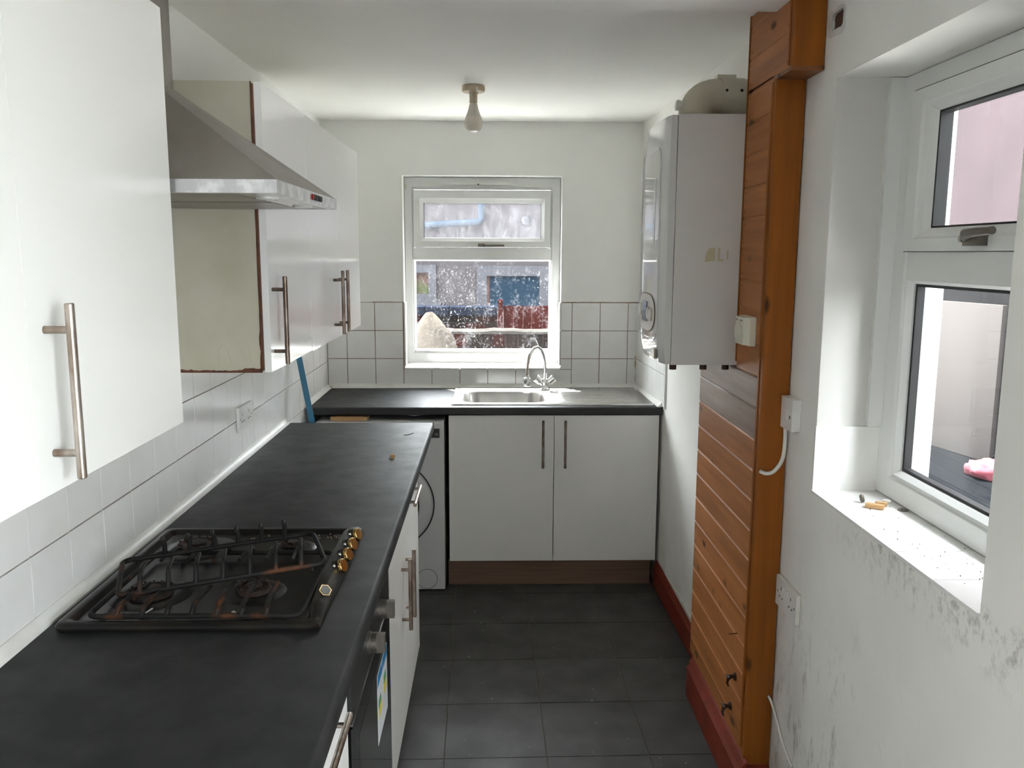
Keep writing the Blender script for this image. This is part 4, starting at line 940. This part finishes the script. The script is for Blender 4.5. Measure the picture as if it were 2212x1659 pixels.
# opposite house
t = thing('opposite_house', (0, 11.4, 0), 'pale rendered house across the yard with white framed window and glazed door', 'house')
YH = 11.0
def HP(u_, v_, Yp=YH):   # point on plane Y=Yp for a picture position
    d_ = fwd+rt*((u_-1106)/FPX)+upv*((829.5-v_)/FPX); k_ = Yp/d_.y; return d_.x*k_, CAMH+d_.z*k_
wx0, wz1 = HP(858, 572); wx1, wz0 = HP(943, 652)
dx0, dz1 = HP(1030, 574); dx1, dz0 = HP(1186, 690)
bm = bmesh.new(); slab(bm, 1, YH, YH+.3, -7, 7, 0, 3.2, [(wx0-.55, wx1, wz0, wz1), (dx0, dx1, 0, dz1)]); finish('wall', bm, M_render, t, smooth=0)
bm = bmesh.new(); prism(bm, [(YH-.25, 3.15), (YH+3.2, 4.4), (YH+6.5, 3.15)], 0, -7.2, 7.2); finish('roof', bm, P('roof slate', (.08, .08, .09), rough=.8), t, smooth=0)
def extwin(x0, x1, z0, z1, bw, inner, par, nm):
    bm = bmesh.new(); slab(bm, 1, YH-.03, YH+.06, x0, x1, z0, z1, [(x0+bw, x1-bw, z0+bw, z1-bw)]); f_ = finish(nm, bm, M_extw, par, smooth=0)
    box('pane', x0+bw, x1-bw, YH+.03, YH+.04, z0+bw, z1-bw, inner, f_, bevel=0); return f_
f_ = extwin(wx0-.55, wx1, wz0, wz1, .10, P('dull curtain glass', (.045, .03, .026), (.02, .04, .012), 4, rough=.5, spec=0), t, 'window_frame')
box('mullion', wx0+.12, wx0+.20, YH-.04, YH+.05, wz0+.1, wz1-.1, M_extw, f_, bevel=0)
box('window_sill', wx0-.6, wx1+.06, YH-.09, YH+.0, wz0-.06, wz0, M_extw, t, bevel=0)
f_ = extwin(dx0, dx1, 0, dz1, .13, P('red brown door', (.045, .018, .014), rough=.7), t, 'door_frame')
gx0, gz1 = HP(1058, 597); gx1, _ = HP(1168, 660)
box('door_glass', gx0, gx1, YH+.005, YH+.03, .9, gz1, P('blue dark glass', (.004, .010, .017), rough=.6, spec=0), f_, bevel=0)
qx0, qz0 = HP(905, 492); qx1, qz1 = HP(1040, 480)
bm = bmesh.new(); tube(bm, [(-1.6, YH-.05, qz0-.02), (qx1-.03, YH-.05, qz1), (qx1, YH-.05, qz1+.03), (qx1, YH-.05, qz1+.40)], .045, 10); finish('drain_pipe', bm, P('grey blue pipe', (.020, .028, .038), rough=.7, spec=0), t)
bm = bmesh.new(); lathe(bm, [(.055, 0), (.055, .03), (.04, .035)], (HP(1135, 476)[0], YH, HP(1135, 476)[1]), (0, -1, 0), 16); finish('vent_cap', bm, M_extw, t)
# far garden wall with blue copings
YG = 8.4
t = thing('garden_wall', (-1.2, YG, -.02), 'red and grey brick garden wall with blue coping bricks', 'wall')
cz1 = HP(1000, 663, YG)[1]; cz0 = HP(1000, 681, YG)[1]; gx_r = HP(1075, 700, YG)[0]
bk = box('wall_core', -3.2, gx_r-.004, YG+.012, YG+.2, -.02, cz0, M_mort, t, bevel=0)
row = 0; z_ = cz0
while z_ > .55:
    x = gx_r-(.11 if row % 2 else 0)
    if row % 2: box('brick', gx_r-.103, gx_r, YG, YG+.02, z_-.068, z_-.003, random.choice((M_exbr, M_exbr2)), t, bevel=0)
    while x > -1.6:
        box('brick', x-.213, x-.003, YG+random.uniform(0, .004), YG+.02, z_-.068, z_-.003, random.choice((M_exbr, M_exbr, M_exbr2)), t, bevel=0); x -= .216
    z_ -= .0755; row += 1
x = gx_r
while x > -2.6: box('coping_brick', x-.238, x-.004, YG-.04, YG+.24, cz0, cz1, M_cop, t, bevel=.008); x -= .242
# fence boards
t = thing('timber_fence', (.9, YG, -.02), 'red-brown vertical board fence with a post beside the garden wall', 'fence')
px_ = HP(1078, 650, YG)[0]; fz = HP(1100, 661, YG)[1]
po = box('post', gx_r+.004, gx_r+.050, YG-.05, YG+.05, -.02, HP(1080, 648, YG)[1], M_fence, t, bevel=.004)
x = gx_r+.060
while x < 2.8:
    w_ = random.choice((.085, .098, .11)); box('fence_board', x, x+w_-.004, YG+random.uniform(-.004, .004), YG+.018, .05, fz+random.uniform(-.004, .004), M_fence, t, bevel=.002); x += w_
box('rail', gx_r+.05, 2.8, YG+.024, YG+.06, .3, .38, M_fence, t, bevel=0)
# near low wall
YN2 = 7.3
t = thing('low_wall', (0, YN2, -.02), 'low sooty brick yard wall with crumbling mortar top', 'wall')
nz = HP(1080, 716, YN2)[1]
box('wall_core', -2.4, 2.6, YN2+.012, YN2+.21, -.02, nz-.01, M_mort, t, bevel=0)
for r_ in range(5):
    x = -1.2+(.055 if r_ % 2 else 0)
    while x < 1.6:
        box('brick', x, x+.102, YN2+random.uniform(0, .006), YN2+.02, nz-.02-.12*(r_+1)+.008, nz-.02-.12*r_, random.choice((M_exbr2, M_exbr2, M_exbr)), t, bevel=0); x += .110
bm = bmesh.new(); n = 60; L = []
for k in range(n+1):
    x = -2.4+5*k/n; j = random.uniform(-.006, .012)
    L.append([(x, YN2-.015, nz-.022), (x, YN2-.01, nz-.004+j), (x, YN2+.10, nz+.014+j), (x, YN2+.22, nz-.004+j), (x, YN2+.225, nz-.022)])
loops(bm, L, True, True); finish('mortar_cap', bm, M_mort, t, smooth=0)
# draped cover
YC = 6.4
bm = bmesh.new(); tx, tz = HP(925, 682, YC); L = []
for k in range(9):
    f = k/8; z_ = tz-f*(tz-.0); ring_ = []
    for a_ in range(28):
        an = 2*PI*a_/28; rx_ = (.10+.24*f**.6)*(1+.09*f*math.sin(7*an+2*f)); ry = (.08+.22*f**.6)*(1+.09*f*math.cos(5*an))
        ring_.append((tx+.02+rx_*math.cos(an)*(1.0 if k else .6), YC+.2+ry*math.sin(an)*(1.0 if k else .6), z_-.05*max(0, math.cos(an))*(1-f)-.02*(1-f)*math.sin(an)))
    L.append(ring_)
loops(bm, L[::-1], False, True)
tag(finish('draped_cover', bm, P('beige sheet', (.050, .043, .036), (.040, .035, .030), 40, rough=.95, spec=0, bmp=.5, bscale=50), smooth=70), 'beige cloth sheet draped over something in the yard, left in the back window', 'sheet')

# ------------------------------------------------------------------ outdoors, right window
t = thing('neighbour_wall', (4.3, 4, -.02), 'pink and grey rendered neighbouring wall beyond the right window', 'wall')
box('grey_base', 4.15, 4.4, -4, 10.9, -.02, 1.62, M_greyw, t, bevel=0)
box('pink_render', 4.14, 4.4, -.3, 10.9, 1.62, 6.5, M_pinkw, t, bevel=0)
bm = B(bmesh.new(), -.02, .02, -.345, .345, 0, 1.24); bmesh.ops.transform(bm, matrix=Matrix.Translation((3.86, 6.72, 0)) @ Matrix.Rotation(math.radians(12), 4, 'Z'), verts=bm.verts)
pn = tag(finish('white_panel', bm, P('darkened white board', (.049, .0445, .0425), rough=.6, spec=0), bevel=.004), 'white rectangular board standing in the side yard outside the right window', 'board')
for k in range(12):
    box('deck_board', 1.6+k*.21, 1.6+k*.21+.203, 3.6, 9.5, -.02, -.004+random.uniform(0, .003), M_slate, yard, bevel=0)
bm = bmesh.new(); bmesh.ops.create_icosphere(bm, subdivisions=3, radius=1)
for v_ in bm.verts:
    q = v_.co; nrm = math.sin(9*q.x+3*q.y)*.14+math.sin(11*q.y-4*q.z)*.12
    v_.co = Vector((3.68+q.x*.17*(1+nrm), 5.95+q.y*.16*(1+nrm), max(.0, .055+q.z*.075*(1+nrm))))
tag(finish('red_cloth', bm, P('pink red cloth', (.09, .012, .02), rough=.9), smooth=80), 'crumpled pink-red cloth on the ground outside the right window', 'cloth')
